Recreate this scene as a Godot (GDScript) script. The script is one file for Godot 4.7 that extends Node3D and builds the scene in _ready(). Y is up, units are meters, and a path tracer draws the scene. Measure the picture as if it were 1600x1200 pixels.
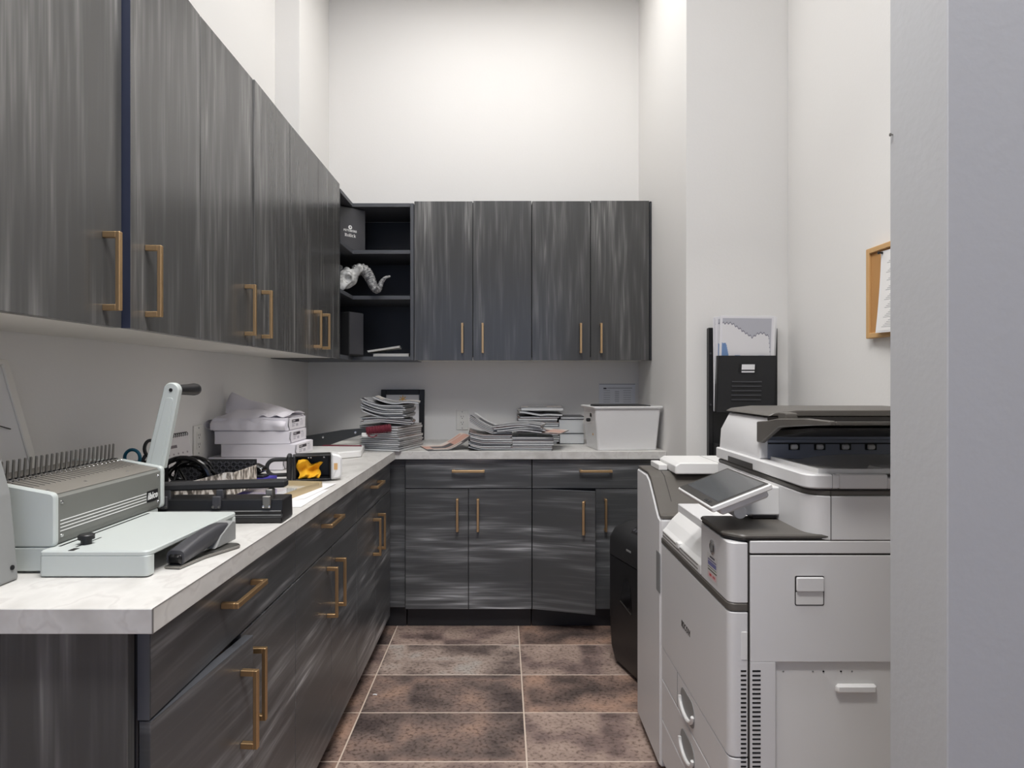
extends Node3D
# A copy room: dark cabinets round an L-shaped white worktop, office machines, a copier on the right.
# World: camera above the origin looking to -z, y up, metres.

var M := {}
var used := {}
var off := Vector3.ZERO
var rng := RandomNumberGenerator.new()

func _ready() -> void:
	rng.seed = 7
	# ---- camera, sky, light, exposure
	var cam := Camera3D.new()
	cam.name = "camera"
	cam.projection = Camera3D.PROJECTION_FRUSTUM
	cam.near = 0.05
	cam.far = 60.0
	cam.size = 1.2 * 0.05
	cam.keep_aspect = Camera3D.KEEP_HEIGHT
	cam.frustum_offset = Vector2(0.014, -0.004) * 0.05
	cam.position = Vector3(0, 1.22, 0)
	add_child(cam)
	cam.current = true
	var env := Environment.new()
	env.background_mode = Environment.BG_COLOR
	env.background_color = Color(0.70, 0.79, 0.97)
	env.background_energy_multiplier = 1.35
	env.tonemap_mode = Environment.TONE_MAPPER_LINEAR
	env.tonemap_exposure = 1.12
	env.sdfgi_enabled = true
	env.ssao_enabled = true
	env.ssil_enabled = true
	var we := WorldEnvironment.new()
	we.name = "world_environment"
	we.environment = env
	add_child(we)
	materials()
	shell()
	lamps()
	base_cabinets()
	wall_cabinets()
	worktop()
	shelf_things()
	near_counter_things()
	mid_counter_things()
	back_counter_things()
	right_wall_things()
	shredder()
	copier()
	finisher()

# ---------------------------------------------------------------- lamps: flush ceiling panels, two of them added as fill
func panel_lamp(label: String, at: Vector3, sx: float, sz: float, e: float, col: Color) -> void:
	var t := thing("ceiling_light", label, "light", at)
	var m := Buf.new()
	for s in [-1, 1]:
		m.box(Vector3(at.x + s * (sx / 2 + 0.012), at.y - 0.015, at.z), Vector3(0.024, 0.03, sz + 0.048), 0.003)
		m.box(Vector3(at.x, at.y - 0.015, at.z + s * (sz / 2 + 0.012)), Vector3(sx, 0.03, 0.024), 0.003)
	part("frame", m, M.white_metal, t)
	m = Buf.new()
	m.box(Vector3(at.x, at.y - 0.008, at.z), Vector3(sx, 0.012, sz), 0.001)
	part("diffuser", m, M.lamp, t)
	var l := AreaLight3D.new()
	l.name = "panel_light"
	l.area_size = Vector2(sx, sz)
	l.area_normalize_energy = true
	l.light_energy = e
	l.light_color = col
	l.area_range = 20.0
	l.area_attenuation = 2.0
	l.shadow_enabled = true
	l.rotation.x = -PI / 2
	l.position = Vector3(at.x, at.y - 0.035, at.z)
	add_child(l)

func lamps() -> void:
	panel_lamp("oblong ceiling light panel nearest the back wall", Vector3(-0.05, 3.5, -2.9), 1.2, 0.6, 1.0, Color(0.985, 0.99, 1.0))
	panel_lamp("added oblong fill light panel above the near end of the worktop and copier", Vector3(-0.05, 3.5, -1.1), 1.2, 0.3, 2.5, Color(0.985, 0.99, 1.0))  # added to brighten the copier side and the near worktop
	panel_lamp("added fill light panel in the hall behind the opening", Vector3(0.1, 3.5, -0.3), 1.2, 0.3, 5.4, Color(1.0, 0.99, 0.98))  # unseen panel added to fill the copier side and back wall

# ---------------------------------------------------------------- geometry buffer
class Buf:
	var v := PackedVector3Array()
	var uv := PackedVector2Array()
	var has_uv := false

	func tri(a: Vector3, b: Vector3, c: Vector3) -> void:   # counter-clockwise from outside
		v.append(a); v.append(b); v.append(c)
		if has_uv:
			uv.append(Vector2.ZERO); uv.append(Vector2.ZERO); uv.append(Vector2.ZERO)

	func quad(a: Vector3, b: Vector3, c: Vector3, d: Vector3) -> void:
		tri(a, b, c); tri(a, c, d)

	func out_face(p: Array, from: Vector3) -> void:          # a convex face turned away from a point
		var n: Vector3 = (p[1] - p[0]).cross(p[2] - p[0])
		var mid := Vector3.ZERO
		for q in p:
			mid += q
		mid /= p.size()
		var q2 := p.duplicate()
		if n.dot(mid - from) < 0:
			q2.reverse()
		for i in range(1, q2.size() - 1):
			tri(q2[0], q2[i], q2[i + 1])

	func fix(start: int) -> void:                             # turn a closed piece outside out
		var s := 0.0
		var o := v[start] if start < v.size() else Vector3.ZERO
		for i in range(start, v.size(), 3):
			s += (v[i] - o).dot((v[i + 1] - o).cross(v[i + 2] - o))
		if s < 0:
			for i in range(start, v.size(), 3):
				var t := v[i + 1]
				v[i + 1] = v[i + 2]
				v[i + 2] = t
				if has_uv:
					var tu := uv[i + 1]
					uv[i + 1] = uv[i + 2]
					uv[i + 2] = tu

	func xf(t: Transform3D, start := 0) -> void:
		for i in range(start, v.size()):
			v[i] = t * v[i]

	func box(c: Vector3, s: Vector3, b := 0.002, t := Transform3D()) -> void:
		var st := v.size()
		var h := s / 2
		b = minf(b, 0.45 * minf(s.x, minf(s.y, s.z)))
		if b <= 0.0:
			for ax in 3:
				for sg in [-1, 1]:
					var p := []
					for k in [[-1, -1], [1, -1], [1, 1], [-1, 1]]:
						var q := Vector3()
						q[ax] = sg * h[ax]
						q[(ax + 1) % 3] = k[0] * h[(ax + 1) % 3]
						q[(ax + 2) % 3] = k[1] * h[(ax + 2) % 3]
						p.append(q + c)
					out_face(p, c)
			xf(t, st)
			return
		var cor := func(sx: int, sy: int, sz: int, ax: int) -> Vector3:
			var sg := [sx, sy, sz]
			var q := Vector3()
			for k in 3:
				q[k] = sg[k] * (h[k] if k == ax else h[k] - b)
			return q + c
		for ax in 3:
			var a1 := (ax + 1) % 3
			var a2 := (ax + 2) % 3
			for sg in [-1, 1]:
				var p := []
				for k in [[-1, -1], [1, -1], [1, 1], [-1, 1]]:
					var g := [0, 0, 0]
					g[ax] = sg; g[a1] = k[0]; g[a2] = k[1]
					p.append(cor.call(g[0], g[1], g[2], ax))
				out_face(p, c)
			for s1 in [-1, 1]:
				for s2 in [-1, 1]:
					var g1 := [0, 0, 0]
					g1[a1] = s1; g1[a2] = s2
					var lo := g1.duplicate(); lo[ax] = -1
					var hi := g1.duplicate(); hi[ax] = 1
					out_face([cor.call(lo[0], lo[1], lo[2], a1), cor.call(hi[0], hi[1], hi[2], a1), cor.call(hi[0], hi[1], hi[2], a2), cor.call(lo[0], lo[1], lo[2], a2)], c)
		for sx in [-1, 1]:
			for sy in [-1, 1]:
				for sz in [-1, 1]:
					out_face([cor.call(sx, sy, sz, 0), cor.call(sx, sy, sz, 1), cor.call(sx, sy, sz, 2)], c)
		xf(t, st)

	func mm(x0: float, x1: float, y0: float, y1: float, z0: float, z1: float, b := 0.002) -> void:
		box(Vector3(x0 + x1, y0 + y1, z0 + z1) / 2, Vector3(absf(x1 - x0), absf(y1 - y0), absf(z1 - z0)), b)

	func prism(p: PackedVector2Array, z0: float, z1: float, t := Transform3D(), b := 0.0) -> void:
		var st := v.size()
		var n := p.size()
		var area := 0.0
		for i in n:
			area += p[i].cross(p[(i + 1) % n])
		if area < 0:
			p = p.duplicate()
			p.reverse()
		var inn := p.duplicate()
		if b > 0:
			for i in n:
				var d0 := (p[i] - p[(i + n - 1) % n]).normalized()
				var d1 := (p[(i + 1) % n] - p[i]).normalized()
				var nn := Vector2(-d0.y, d0.x) + Vector2(-d1.y, d1.x)
				var l := nn.length()
				if l > 0.01:
					nn /= l
					inn[i] = p[i] + nn * b / maxf(0.4, nn.dot(Vector2(-d0.y, d0.x)))
		var ix := Geometry2D.triangulate_polygon(inn)
		if ix.is_empty():
			ix = Geometry2D.triangulate_polygon(p)
		var e := func(q: Vector2, z: float) -> Vector3: return Vector3(q.x, q.y, z)
		for i in range(0, ix.size(), 3):
			var a := inn[ix[i]]; var c := inn[ix[i + 1]]; var d := inn[ix[i + 2]]
			if (c - a).cross(d - a) < 0:
				var s := c; c = d; d = s
			tri(e.call(a, z1), e.call(c, z1), e.call(d, z1))
			tri(e.call(a, z0), e.call(d, z0), e.call(c, z0))
		for i in n:
			var j := (i + 1) % n
			quad(e.call(p[i], z0 + b), e.call(p[j], z0 + b), e.call(p[j], z1 - b), e.call(p[i], z1 - b))
			if b > 0:
				quad(e.call(p[i], z1 - b), e.call(p[j], z1 - b), e.call(inn[j], z1), e.call(inn[i], z1))
				quad(e.call(inn[i], z0), e.call(inn[j], z0), e.call(p[j], z0 + b), e.call(p[i], z0 + b))
		xf(t, st)
		fix(st)

	func loft(rings: Array, t := Transform3D(), closed := false) -> void:
		var st := v.size()
		var k: int = rings[0].size()
		var m := rings.size()
		for i in (m if closed else m - 1):
			var r0: Array = rings[i]
			var r1: Array = rings[(i + 1) % m]
			for j in k:
				var j2 := (j + 1) % k
				quad(r0[j], r0[j2], r1[j2], r1[j])
		if not closed:
			for e in [0, m - 1]:
				var r: Array = rings[e]
				var mid := Vector3.ZERO
				for q in r:
					mid += q
				mid /= k
				for j in k:
					var j2 := (j + 1) % k
					if e == 0:
						tri(mid, r[j2], r[j])
					else:
						tri(mid, r[j], r[j2])
		xf(t, st)
		fix(st)

	func tube(path: Array, r, seg := 8, t := Transform3D(), closed := false) -> void:
		var rings := []
		var n := path.size()
		var up := Vector3.UP
		for i in n:
			var a: Vector3 = path[(i + n - 1) % n] if closed else path[maxi(i - 1, 0)]
			var b: Vector3 = path[(i + 1) % n] if closed else path[mini(i + 1, n - 1)]
			var d := (b - a).normalized()
			if i == 0 and absf(d.dot(up)) > 0.9:
				up = Vector3.RIGHT
			var sx := d.cross(up).normalized()
			if sx.length() < 0.5:
				sx = d.cross(Vector3(0.3, 0.7, 0.6)).normalized()
			var sy := sx.cross(d).normalized()
			up = sy
			var rr: float = r if (r is float) else r[i]
			var ring := []
			for k in seg:
				var an := TAU * k / seg
				ring.append(path[i] + (sx * cos(an) + sy * sin(an)) * rr)
			rings.append(ring)
		loft(rings, t, closed)

	func lathe(prof: Array, seg := 16, t := Transform3D()) -> void:     # profile of Vector2(radius, height)
		var rings := []
		for p in prof:
			var ring := []
			for k in seg:
				var an := TAU * k / seg
				ring.append(Vector3(cos(an) * p.x, p.y, sin(an) * p.x))
			rings.append(ring)
		loft(rings, t)

	func sheet(nu: int, nv: int, f: Callable, th := 0.0005, uvs := false) -> void:   # f(u, v) -> point; closed by its thickness
		var st := v.size()
		if uvs:
			has_uv = true
		var g := []
		for i in nu + 1:
			var row := []
			for j in nv + 1:
				row.append(f.call(float(i) / nu, float(j) / nv))
			g.append(row)
		var lo := []
		for i in nu + 1:
			var row := []
			for j in nv + 1:
				var du: Vector3 = g[mini(i + 1, nu)][j] - g[maxi(i - 1, 0)][j]
				var dv: Vector3 = g[i][mini(j + 1, nv)] - g[i][maxi(j - 1, 0)]
				row.append(g[i][j] - du.cross(dv).normalized() * th)
			lo.append(row)
		for i in nu:
			for j in nv:
				quad(g[i][j], g[i + 1][j], g[i + 1][j + 1], g[i][j + 1])
				if uvs:
					var k := uv.size() - 6
					var us := [Vector2(i, j), Vector2(i + 1, j), Vector2(i + 1, j + 1), Vector2(i, j), Vector2(i + 1, j + 1), Vector2(i, j + 1)]
					for q in 6:
						uv[k + q] = Vector2(us[q].x / nu, us[q].y / nv)
				quad(lo[i][j], lo[i][j + 1], lo[i + 1][j + 1], lo[i + 1][j])
		for i in nu:
			quad(g[i][0], lo[i][0], lo[i + 1][0], g[i + 1][0])
			quad(g[i][nv], g[i + 1][nv], lo[i + 1][nv], lo[i][nv])
		for j in nv:
			quad(g[0][j], g[0][j + 1], lo[0][j + 1], lo[0][j])
			quad(g[nu][j], lo[nu][j], lo[nu][j + 1], g[nu][j + 1])
		fix(st)

	func face_uv(a: Vector3, b: Vector3, c: Vector3, d: Vector3) -> void:   # a printed face: a lower left, b lower right, c upper right, d upper left
		has_uv = true
		quad(a, b, c, d)
		var k := uv.size() - 6
		var us := [Vector2(0, 1), Vector2(1, 1), Vector2(1, 0), Vector2(0, 1), Vector2(1, 0), Vector2(0, 0)]
		for q in 6:
			uv[k + q] = us[q]

	func mesh(offset: Vector3, limit := 40.0) -> ArrayMesh:
		var n := v.size()
		var fn := PackedVector3Array()
		var at := {}
		for i in range(0, n, 3):
			var nn := (v[i + 1] - v[i]).cross(v[i + 2] - v[i])
			fn.append(nn)
			for k in 3:
				var key := Vector3i((v[i + k] * 20000.0).round())
				if at.has(key):
					at[key].append(i / 3)
				else:
					at[key] = PackedInt32Array([i / 3])
		var ct := cos(deg_to_rad(limit))
		var vs := PackedVector3Array(); vs.resize(n)
		var ns := PackedVector3Array(); ns.resize(n)
		var us := PackedVector2Array(); us.resize(n)
		for f in fn.size():
			var me := fn[f]
			var mn := me.normalized()
			var order := [0, 2, 1]
			for k in 3:
				var i: int = f * 3 + order[k]
				var s := Vector3.ZERO
				for g in at[Vector3i((v[i] * 20000.0).round())]:
					var o := fn[g]
					if o.normalized().dot(mn) >= ct:
						s += o
				vs[f * 3 + k] = v[i] + offset
				ns[f * 3 + k] = s.normalized() if s.length_squared() > 0.0 else mn
				if has_uv:
					us[f * 3 + k] = uv[i]
		var a := []
		a.resize(Mesh.ARRAY_MAX)
		a[Mesh.ARRAY_VERTEX] = vs
		a[Mesh.ARRAY_NORMAL] = ns
		a[Mesh.ARRAY_TEX_UV] = us
		var am := ArrayMesh.new()
		am.add_surface_from_arrays(Mesh.PRIMITIVE_TRIANGLES, a)
		return am

# ---------------------------------------------------------------- naming
func numbered(s: String) -> String:
	if not used.has(s):
		used[s] = 0
		return s
	used[s] += 1
	return "%s_%03d" % [s, used[s]]

func tag(o: Node3D, label: String, category: String, group := "") -> void:
	o.set_meta("label", label)
	o.set_meta("category", category)
	if group:
		o.set_meta("group", group)

func thing(called: String, label: String, category: String, at := Vector3.ZERO, group := "", world := true) -> Node3D:
	var o := Node3D.new()
	o.name = numbered(called)
	o.position = at
	add_child(o)
	tag(o, label, category, group)
	off = -at if world else Vector3.ZERO      # shapes given in world coordinates, or in the thing's own
	return o

func part(called: String, b: Buf, mat: Material, parent: Node3D, limit := 40.0) -> MeshInstance3D:
	var o := MeshInstance3D.new()
	o.name = called
	o.mesh = b.mesh(off, limit)
	o.material_override = null
	o.mesh.surface_set_material(0, mat)
	parent.add_child(o, true)
	if o.name != called:                       # repeats of a part: seat, seat_001 ...
		var k := 1
		while parent.has_node("%s_%03d" % [called, k]):
			k += 1
		o.name = "%s_%03d" % [called, k]
	return o

func structure(called: String, b: Buf, mat: Material) -> MeshInstance3D:
	off = Vector3.ZERO
	var o := part(called, b, mat, self)
	o.set_meta("kind", "structure")
	return o

func lettering(text: String, h: float, parent: Node3D, at: Vector3, basis: Basis, mat: Material, font := "Droid Sans", bold := true, squeeze := 1.0) -> void:
	var tm := TextMesh.new()
	tm.text = text
	var f := SystemFont.new()
	f.font_names = PackedStringArray([font])
	f.font_weight = 700 if bold else 400
	tm.font = f
	tm.font_size = 32
	tm.pixel_size = h / 23.0
	tm.depth = 0.0006
	tm.curve_step = 4.0
	tm.material = mat
	var o := MeshInstance3D.new()
	o.name = "lettering"
	o.mesh = tm
	o.transform = Transform3D(basis * Basis.from_scale(Vector3(squeeze, 1, 1)), at + off)
	parent.add_child(o, true)

func rounded(p: Array, r, n := 5) -> PackedVector2Array:    # polygon with rounded corners; r one radius or one per corner
	var o := PackedVector2Array()
	var k := p.size()
	for i in k:
		var rr: float = r[i] if (r is Array) else r
		var a: Vector2 = p[(i + k - 1) % k]
		var b: Vector2 = p[i]
		var c: Vector2 = p[(i + 1) % k]
		if rr <= 0.0:
			o.append(b)
			continue
		var d0 := (a - b).normalized()
		var d1 := (c - b).normalized()
		var half := acos(clampf(d0.dot(d1), -1, 1)) / 2
		var l := minf(rr / tan(half), 0.49 * minf((a - b).length(), (c - b).length()))
		var p0 := b + d0 * l
		var p1 := b + d1 * l
		for q in n + 1:
			var t := float(q) / n
			o.append(p0 * (1 - t) * (1 - t) + b * 2 * t * (1 - t) + p1 * t * t)
	return o

func rect(x0: float, x1: float, y0: float, y1: float) -> Array:
	return [Vector2(x0, y0), Vector2(x1, y0), Vector2(x1, y1), Vector2(x0, y1)]

const PLAN := Transform3D(Vector3(1, 0, 0), Vector3(0, 0, 1), Vector3(0, 1, 0), Vector3.ZERO)      # polygon (x, z), height y
const SIDE := Transform3D(Vector3(0, 0, 1), Vector3(0, 1, 0), Vector3(1, 0, 0), Vector3.ZERO)      # polygon (z, y), depth x

func turned(at: Vector3, yaw: float) -> Transform3D:
	return Transform3D(Basis(Vector3.UP, yaw), at)

# ---------------------------------------------------------------- materials
func mat(called: String, c: Color, rough := 0.6, metal := 0.0) -> StandardMaterial3D:
	var m := StandardMaterial3D.new()
	m.resource_name = called
	m.albedo_color = c
	m.roughness = rough
	m.metallic = metal
	M[called] = m
	return m

func g8(r: int, g: int, b: int) -> Color:
	return Color8(r, g, b)

func noise(sd: int, f: float, oct := 3) -> FastNoiseLite:
	var n := FastNoiseLite.new()
	n.seed = sd
	n.frequency = f
	n.noise_type = FastNoiseLite.TYPE_SIMPLEX_SMOOTH
	n.fractal_octaves = oct
	return n

func noise_tex(sd: int, f: float, oct: int, size := 512, ramp: Gradient = null, normal := false, bump := 1.0) -> NoiseTexture2D:
	var t := NoiseTexture2D.new()
	t.noise = noise(sd, f, oct)
	t.width = size
	t.height = size
	t.seamless = true
	t.color_ramp = ramp
	t.as_normal_map = normal
	t.bump_strength = bump
	return t

func ramp(cols: Array) -> Gradient:
	var g := Gradient.new()
	g.offsets = PackedFloat32Array()
	g.colors = PackedColorArray()
	var o := PackedFloat32Array()
	var c := PackedColorArray()
	for k in cols:
		o.append(k[0]); c.append(k[1])
	g.offsets = o
	g.colors = c
	return g

# Charcoal oak laminate: long streaks. Cross-grain 3.2 m on the width, 1.2 m along the grain on the height (which wraps round).
func grain_image(lo: float, gain: float) -> Image:
	var w := 1280
	var h := 320
	var n := noise(11, 1.0, 1)
	var n2 := noise(12, 1.0, 1)
	var d := PackedByteArray()
	d.resize(w * h * 3)
	var cs := PackedVector2Array()
	for j in h:
		cs.append(Vector2(cos(TAU * j / h), sin(TAU * j / h)))
	for i in w:
		var x := 3.2 * i / w
		for j in h:
			var c := cs[j]
			var wob := 0.0015 * n2.get_noise_3d(x * 3.0, c.x * 0.6, c.y * 0.6)
			var a := n.get_noise_3d((x + wob) * 9.0, c.x * 0.22, c.y * 0.22)
			var b := n.get_noise_3d((x + wob) * 38.0 + 50.0, c.x * 0.5, c.y * 0.5)
			var e := n2.get_noise_3d((x + wob) * 120.0, c.x * 0.9, c.y * 0.9)
			var f := n2.get_noise_3d(x * 330.0 + 9.0, c.x * 1.6, c.y * 1.6)
			var s := 0.42 * a + 0.36 * b + 0.19 * e + 0.1 * f
			var t := clampf(0.36 + s * 1.0, 0.0, 1.0)
			t = t * t * (0.6 + 0.4 * t) + 0.4 * maxf(0.0, s - 0.38)
			var k := (j * w + i) * 3
			d[k] = int(clampf(lo + gain * t, 0, 255))
			d[k + 1] = int(clampf(lo + 1.0 + gain * t, 0, 255))
			d[k + 2] = int(clampf(lo + 2.5 + gain * t, 0, 255))
	return Image.create_from_data(w, h, false, Image.FORMAT_RGB8, d)

func print_tex(w: int, h: int, bg: Color, rects: Array) -> ImageTexture:
	var im := Image.create(w, h, false, Image.FORMAT_RGB8)
	im.fill(bg)
	for r in rects:
		im.fill_rect(Rect2i(r[0], r[1], r[2], r[3]), r[4])
	return ImageTexture.create_from_image(im)

func print_mat(called: String, t: Texture2D, rough := 0.5) -> void:
	var m := mat(called, Color.WHITE, rough)
	m.albedo_texture = t
	m.texture_repeat = false

func tri_scale(m: StandardMaterial3D, s: Vector3, o := Vector3.ZERO, world := true) -> void:
	m.uv1_triplanar = true
	m.uv1_world_triplanar = world
	m.uv1_triplanar_sharpness = 12.0
	m.uv1_scale = s
	m.uv1_offset = o

func materials() -> void:
	# painted walls
	var m := mat("wall_paint", g8(232, 230, 227), 0.75)
	m.normal_enabled = true
	m.normal_texture = noise_tex(3, 0.05, 4, 512, null, true, 1.6)
	m.normal_scale = 0.12
	tri_scale(m, Vector3.ONE * 2.4)
	var hall := mat("dimmed_wall_paint", g8(190, 191, 193), 0.75)  # darker, cooler grey stands in for dimmer light on the opening wall
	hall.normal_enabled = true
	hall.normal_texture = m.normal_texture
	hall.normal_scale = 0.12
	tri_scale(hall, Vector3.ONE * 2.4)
	m = mat("ceiling_paint", g8(236, 235, 231), 0.8)
	# charcoal laminate, grain upright and grain lying
	var im := grain_image(76.0, 60.0)
	var up := ImageTexture.create_from_image(im)
	var im2 := grain_image(74.0, 108.0)
	im2.rotate_90(CLOCKWISE)
	var flat := ImageTexture.create_from_image(im2)
	m = mat("oak_upright", Color(1.0, 0.985, 0.96), 0.24)
	m.albedo_texture = up
	m.metallic_specular = 0.5
	tri_scale(m, Vector3(1 / 3.2, 1 / 1.2, 1 / 3.2), Vector3(0.37, 0.2, 0.1))
	m = mat("oak_flat", Color(1.0, 1.0, 1.0), 0.32)
	m.albedo_texture = flat
	tri_scale(m, Vector3(1 / 1.2, 1 / 3.2, 1 / 1.2), Vector3(0.1, 0.42, 0.3))
	mat("oak_edge", g8(84, 86, 91), 0.5)
	mat("oak_dark", g8(40, 41, 45), 0.45)
	mat("navy_edge", g8(36, 42, 62), 0.5)
	mat("kick", g8(38, 38, 41), 0.5)
	mat("melamine", g8(232, 229, 222), 0.5)
	mat("cavity", g8(20, 20, 22), 0.8)
	# worktop laminate: pale clouded marble
	m = mat("marble", Color.WHITE, 0.42)
	m.albedo_texture = noise_tex(21, 0.006, 5, 1024, ramp([[0.0, g8(189, 186, 181)], [0.42, g8(213, 211, 207)], [0.5, g8(218, 216, 212)], [0.56, g8(205, 202, 198)], [0.62, g8(217, 215, 211)], [1.0, g8(198, 195, 191)]]))
	tri_scale(m, Vector3(0.9, 0.9, 0.55))
	mat("seam", g8(120, 116, 112), 0.6)
	# floor
	mat("grout", g8(222, 204, 188), 0.9)
	var tones := [
		[g8(101, 88, 85), g8(149, 129, 123), g8(176, 155, 144), g8(198, 175, 163)],
		[g8(89, 78, 76), g8(125, 110, 104), g8(149, 128, 119), g8(178, 149, 133)],
		[g8(110, 97, 93), g8(164, 147, 138), g8(193, 174, 163), g8(198, 190, 183)],
		[g8(96, 84, 80), g8(141, 120, 111), g8(170, 143, 129), g8(196, 160, 140)]]
	for i in 4:
		m = mat("tile%d" % i, Color.WHITE, 0.42)
		var t: Array = tones[i]
		m.albedo_texture = noise_tex(40 + i, 0.004, 5, 512, ramp([[0.1, t[0]], [0.4, t[1]], [0.6, t[2]], [0.9, t[3]]]))
		m.detail_enabled = true
		m.detail_blend_mode = BaseMaterial3D.BLEND_MODE_MUL
		m.detail_albedo = noise_tex(60 + i, 0.06, 5, 512, ramp([[0.2, g8(178, 172, 168)], [0.42, g8(238, 236, 234)], [1.0, g8(255, 255, 255)]]))
		m.detail_uv_layer = BaseMaterial3D.DETAIL_UV_1
		m.heightmap_enabled = true
		m.heightmap_texture = noise_tex(80, 0.03, 5, 512)
		m.heightmap_scale = 0.12
		tri_scale(m, Vector3(1.6, 1.6, 1.8), Vector3(0.13 * i, 0.0, 0.29 * i), true)
	# metals and plastics
	m = mat("brass", g8(208, 174, 130), 0.4, 1.0)
	m = mat("chrome", g8(205, 205, 205), 0.2, 1.0)
	mat("steel", g8(150, 148, 144), 0.35, 1.0)
	mat("white_metal", g8(228, 228, 226), 0.5)
	m = mat("lamp", g8(255, 250, 240), 0.6)
	m.emission_enabled = true
	m.emission = g8(255, 246, 232)
	m.emission_energy_multiplier = 2.0
	mat("grey_shell", g8(196, 202, 199), 0.42)
	mat("grey_panel", g8(118, 119, 114), 0.45)
	mat("grey_top", g8(126, 122, 115), 0.5)
	mat("device_grey", g8(142, 143, 142), 0.5)
	mat("black", g8(26, 26, 28), 0.4)
	mat("black_gloss", g8(16, 16, 18), 0.16)
	mat("black_soft", g8(34, 34, 36), 0.65)
	mat("charcoal", g8(66, 66, 70), 0.4)
	mat("blade", g8(44, 46, 48), 0.35)
	mat("white_print", g8(236, 236, 234), 0.6)
	mat("white_plastic", g8(228, 227, 226), 0.38)
	mat("outlet_white", g8(228, 226, 220), 0.4)
	mat("paper", g8(236, 235, 236), 0.85)
	mat("wrap", g8(226, 222, 228), 0.55)
	mat("page", g8(206, 208, 208), 0.8)
	mat("maroon", g8(112, 36, 52), 0.55)
	mat("teal", g8(24, 96, 122), 0.35)
	mat("gold", g8(196, 176, 138), 0.4, 0.6)
	mat("gold_inner", g8(196, 168, 108), 0.4, 0.6)
	mat("mat_board", g8(222, 220, 214), 0.8)
	mat("art_print", g8(196, 180, 170), 0.6)
	mat("yellow", g8(244, 184, 36), 0.7)
	mat("blue", g8(58, 50, 150), 0.6)
	m = mat("bone", Color.WHITE, 0.5)
	m.albedo_texture = noise_tex(33, 0.03, 4, 256, ramp([[0.2, g8(150, 150, 148)], [0.45, g8(204, 204, 202)], [0.7, g8(224, 224, 222)]]))
	tri_scale(m, Vector3.ONE * 2.5, Vector3.ZERO, false)
	m = mat("horn", Color.WHITE, 0.4)
	m.albedo_texture = noise_tex(34, 0.05, 4, 256, ramp([[0.25, g8(96, 96, 98)], [0.5, g8(148, 148, 148)], [0.75, g8(192, 192, 190)]]))
	tri_scale(m, Vector3.ONE * 3.5, Vector3.ZERO, false)
	mat("pine", g8(206, 164, 110), 0.5)
	mat("cork", g8(186, 138, 84), 0.9)
	mat("screen_glass", g8(84, 86, 88), 0.12).metallic_specular = 0.7  # grey lifted to imitate the lit wall reflected in the screen
	mat("bezel", g8(62, 60, 58), 0.35)
	mat("copier_white", g8(222, 221, 221), 0.42)
	mat("copier_light", g8(230, 229, 227), 0.45)
	mat("copier_grey", g8(92, 88, 83), 0.42)
	mat("copier_dark", g8(48, 45, 43), 0.4)
	mat("copier_inner", g8(132, 138, 152), 0.45)
	mat("slot", g8(18, 18, 20), 0.7)
	mat("skin_film", g8(232, 234, 236), 0.2)
	m = mat("clear", Color(0.93, 0.95, 0.95, 0.22), 0.12)
	m.transparency = BaseMaterial3D.TRANSPARENCY_ALPHA
	m = mat("window_glass", Color(0.95, 0.98, 1.0, 0.08), 0.03)
	m.transparency = BaseMaterial3D.TRANSPARENCY_ALPHA
	m = mat("bark", Color.WHITE, 0.6)
	m.albedo_texture = noise_tex(31, 0.02, 4, 256, ramp([[0.2, g8(70, 64, 58)], [0.45, g8(140, 132, 124)], [0.6, g8(196, 188, 180)], [0.8, g8(224, 220, 214)]]))
	tri_scale(m, Vector3(14, 5, 14), Vector3.ZERO, false)
	# prints
	var ink := g8(60, 60, 66)
	var pale := g8(150, 152, 160)
	var rr := [[0, 0, 120, 2, pale], [14, 12, 10, 4, ink], [26, 12, 84, 2, pale], [14, 66, 40, 14, g8(104, 118, 140)]]
	for y in 6:
		rr.append([14, 20 + y * 7, 22, 1, pale]); rr.append([52, 22 + y * 6, 14, 4, g8(196, 198, 206)]); rr.append([80, 20 + y * 7, 26, 1, pale])
	print_mat("notice_print", print_tex(120, 90, g8(226, 228, 234), rr), 0.3)
	rr = [[4, 14, 42, 5, g8(120, 112, 116)]]
	for y in 4:
		for x in 6:
			rr.append([5 + x * 13, 28 + y * 11, 4, 3, g8(160, 152, 156)])
	print_mat("calendar_print", print_tex(84, 74, g8(226, 222, 222), rr), 0.7)
	rr = []
	for y in 46:
		rr.append([6, 6 + y * 4, 34 + (y * 37) % 17, 1, g8(128, 128, 130)])
	print_mat("text_print", print_tex(64, 196, g8(236, 234, 232), rr), 0.8)
	rr = [[8, 6, 44, 12, g8(44, 38, 46)], [12, 9, 16, 5, g8(190, 186, 190)], [8, 22, 20, 3, pale], [8, 28, 16, 8, g8(196, 190, 198)], [32, 24, 14, 12, g8(182, 178, 186)], [58, 8, 14, 3, pale], [58, 14, 20, 22, g8(216, 212, 218)]]
	print_mat("ream_print", print_tex(90, 46, g8(232, 228, 232), rr), 0.5)
	rr = [[14, 4, 24, 4, ink], [4, 12, 42, 3, g8(96, 92, 130)], [4, 17, 42, 10, g8(116, 118, 168)], [4, 30, 42, 2, g8(90, 110, 90)], [4, 36, 44, 3, g8(70, 66, 40)], [6, 43, 40, 12, g8(226, 186, 188)], [12, 46, 10, 5, g8(200, 60, 60)], [28, 46, 12, 5, g8(190, 100, 100)]]
	print_mat("sticker_print", print_tex(52, 60, g8(214, 212, 210), rr), 0.5)
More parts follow.
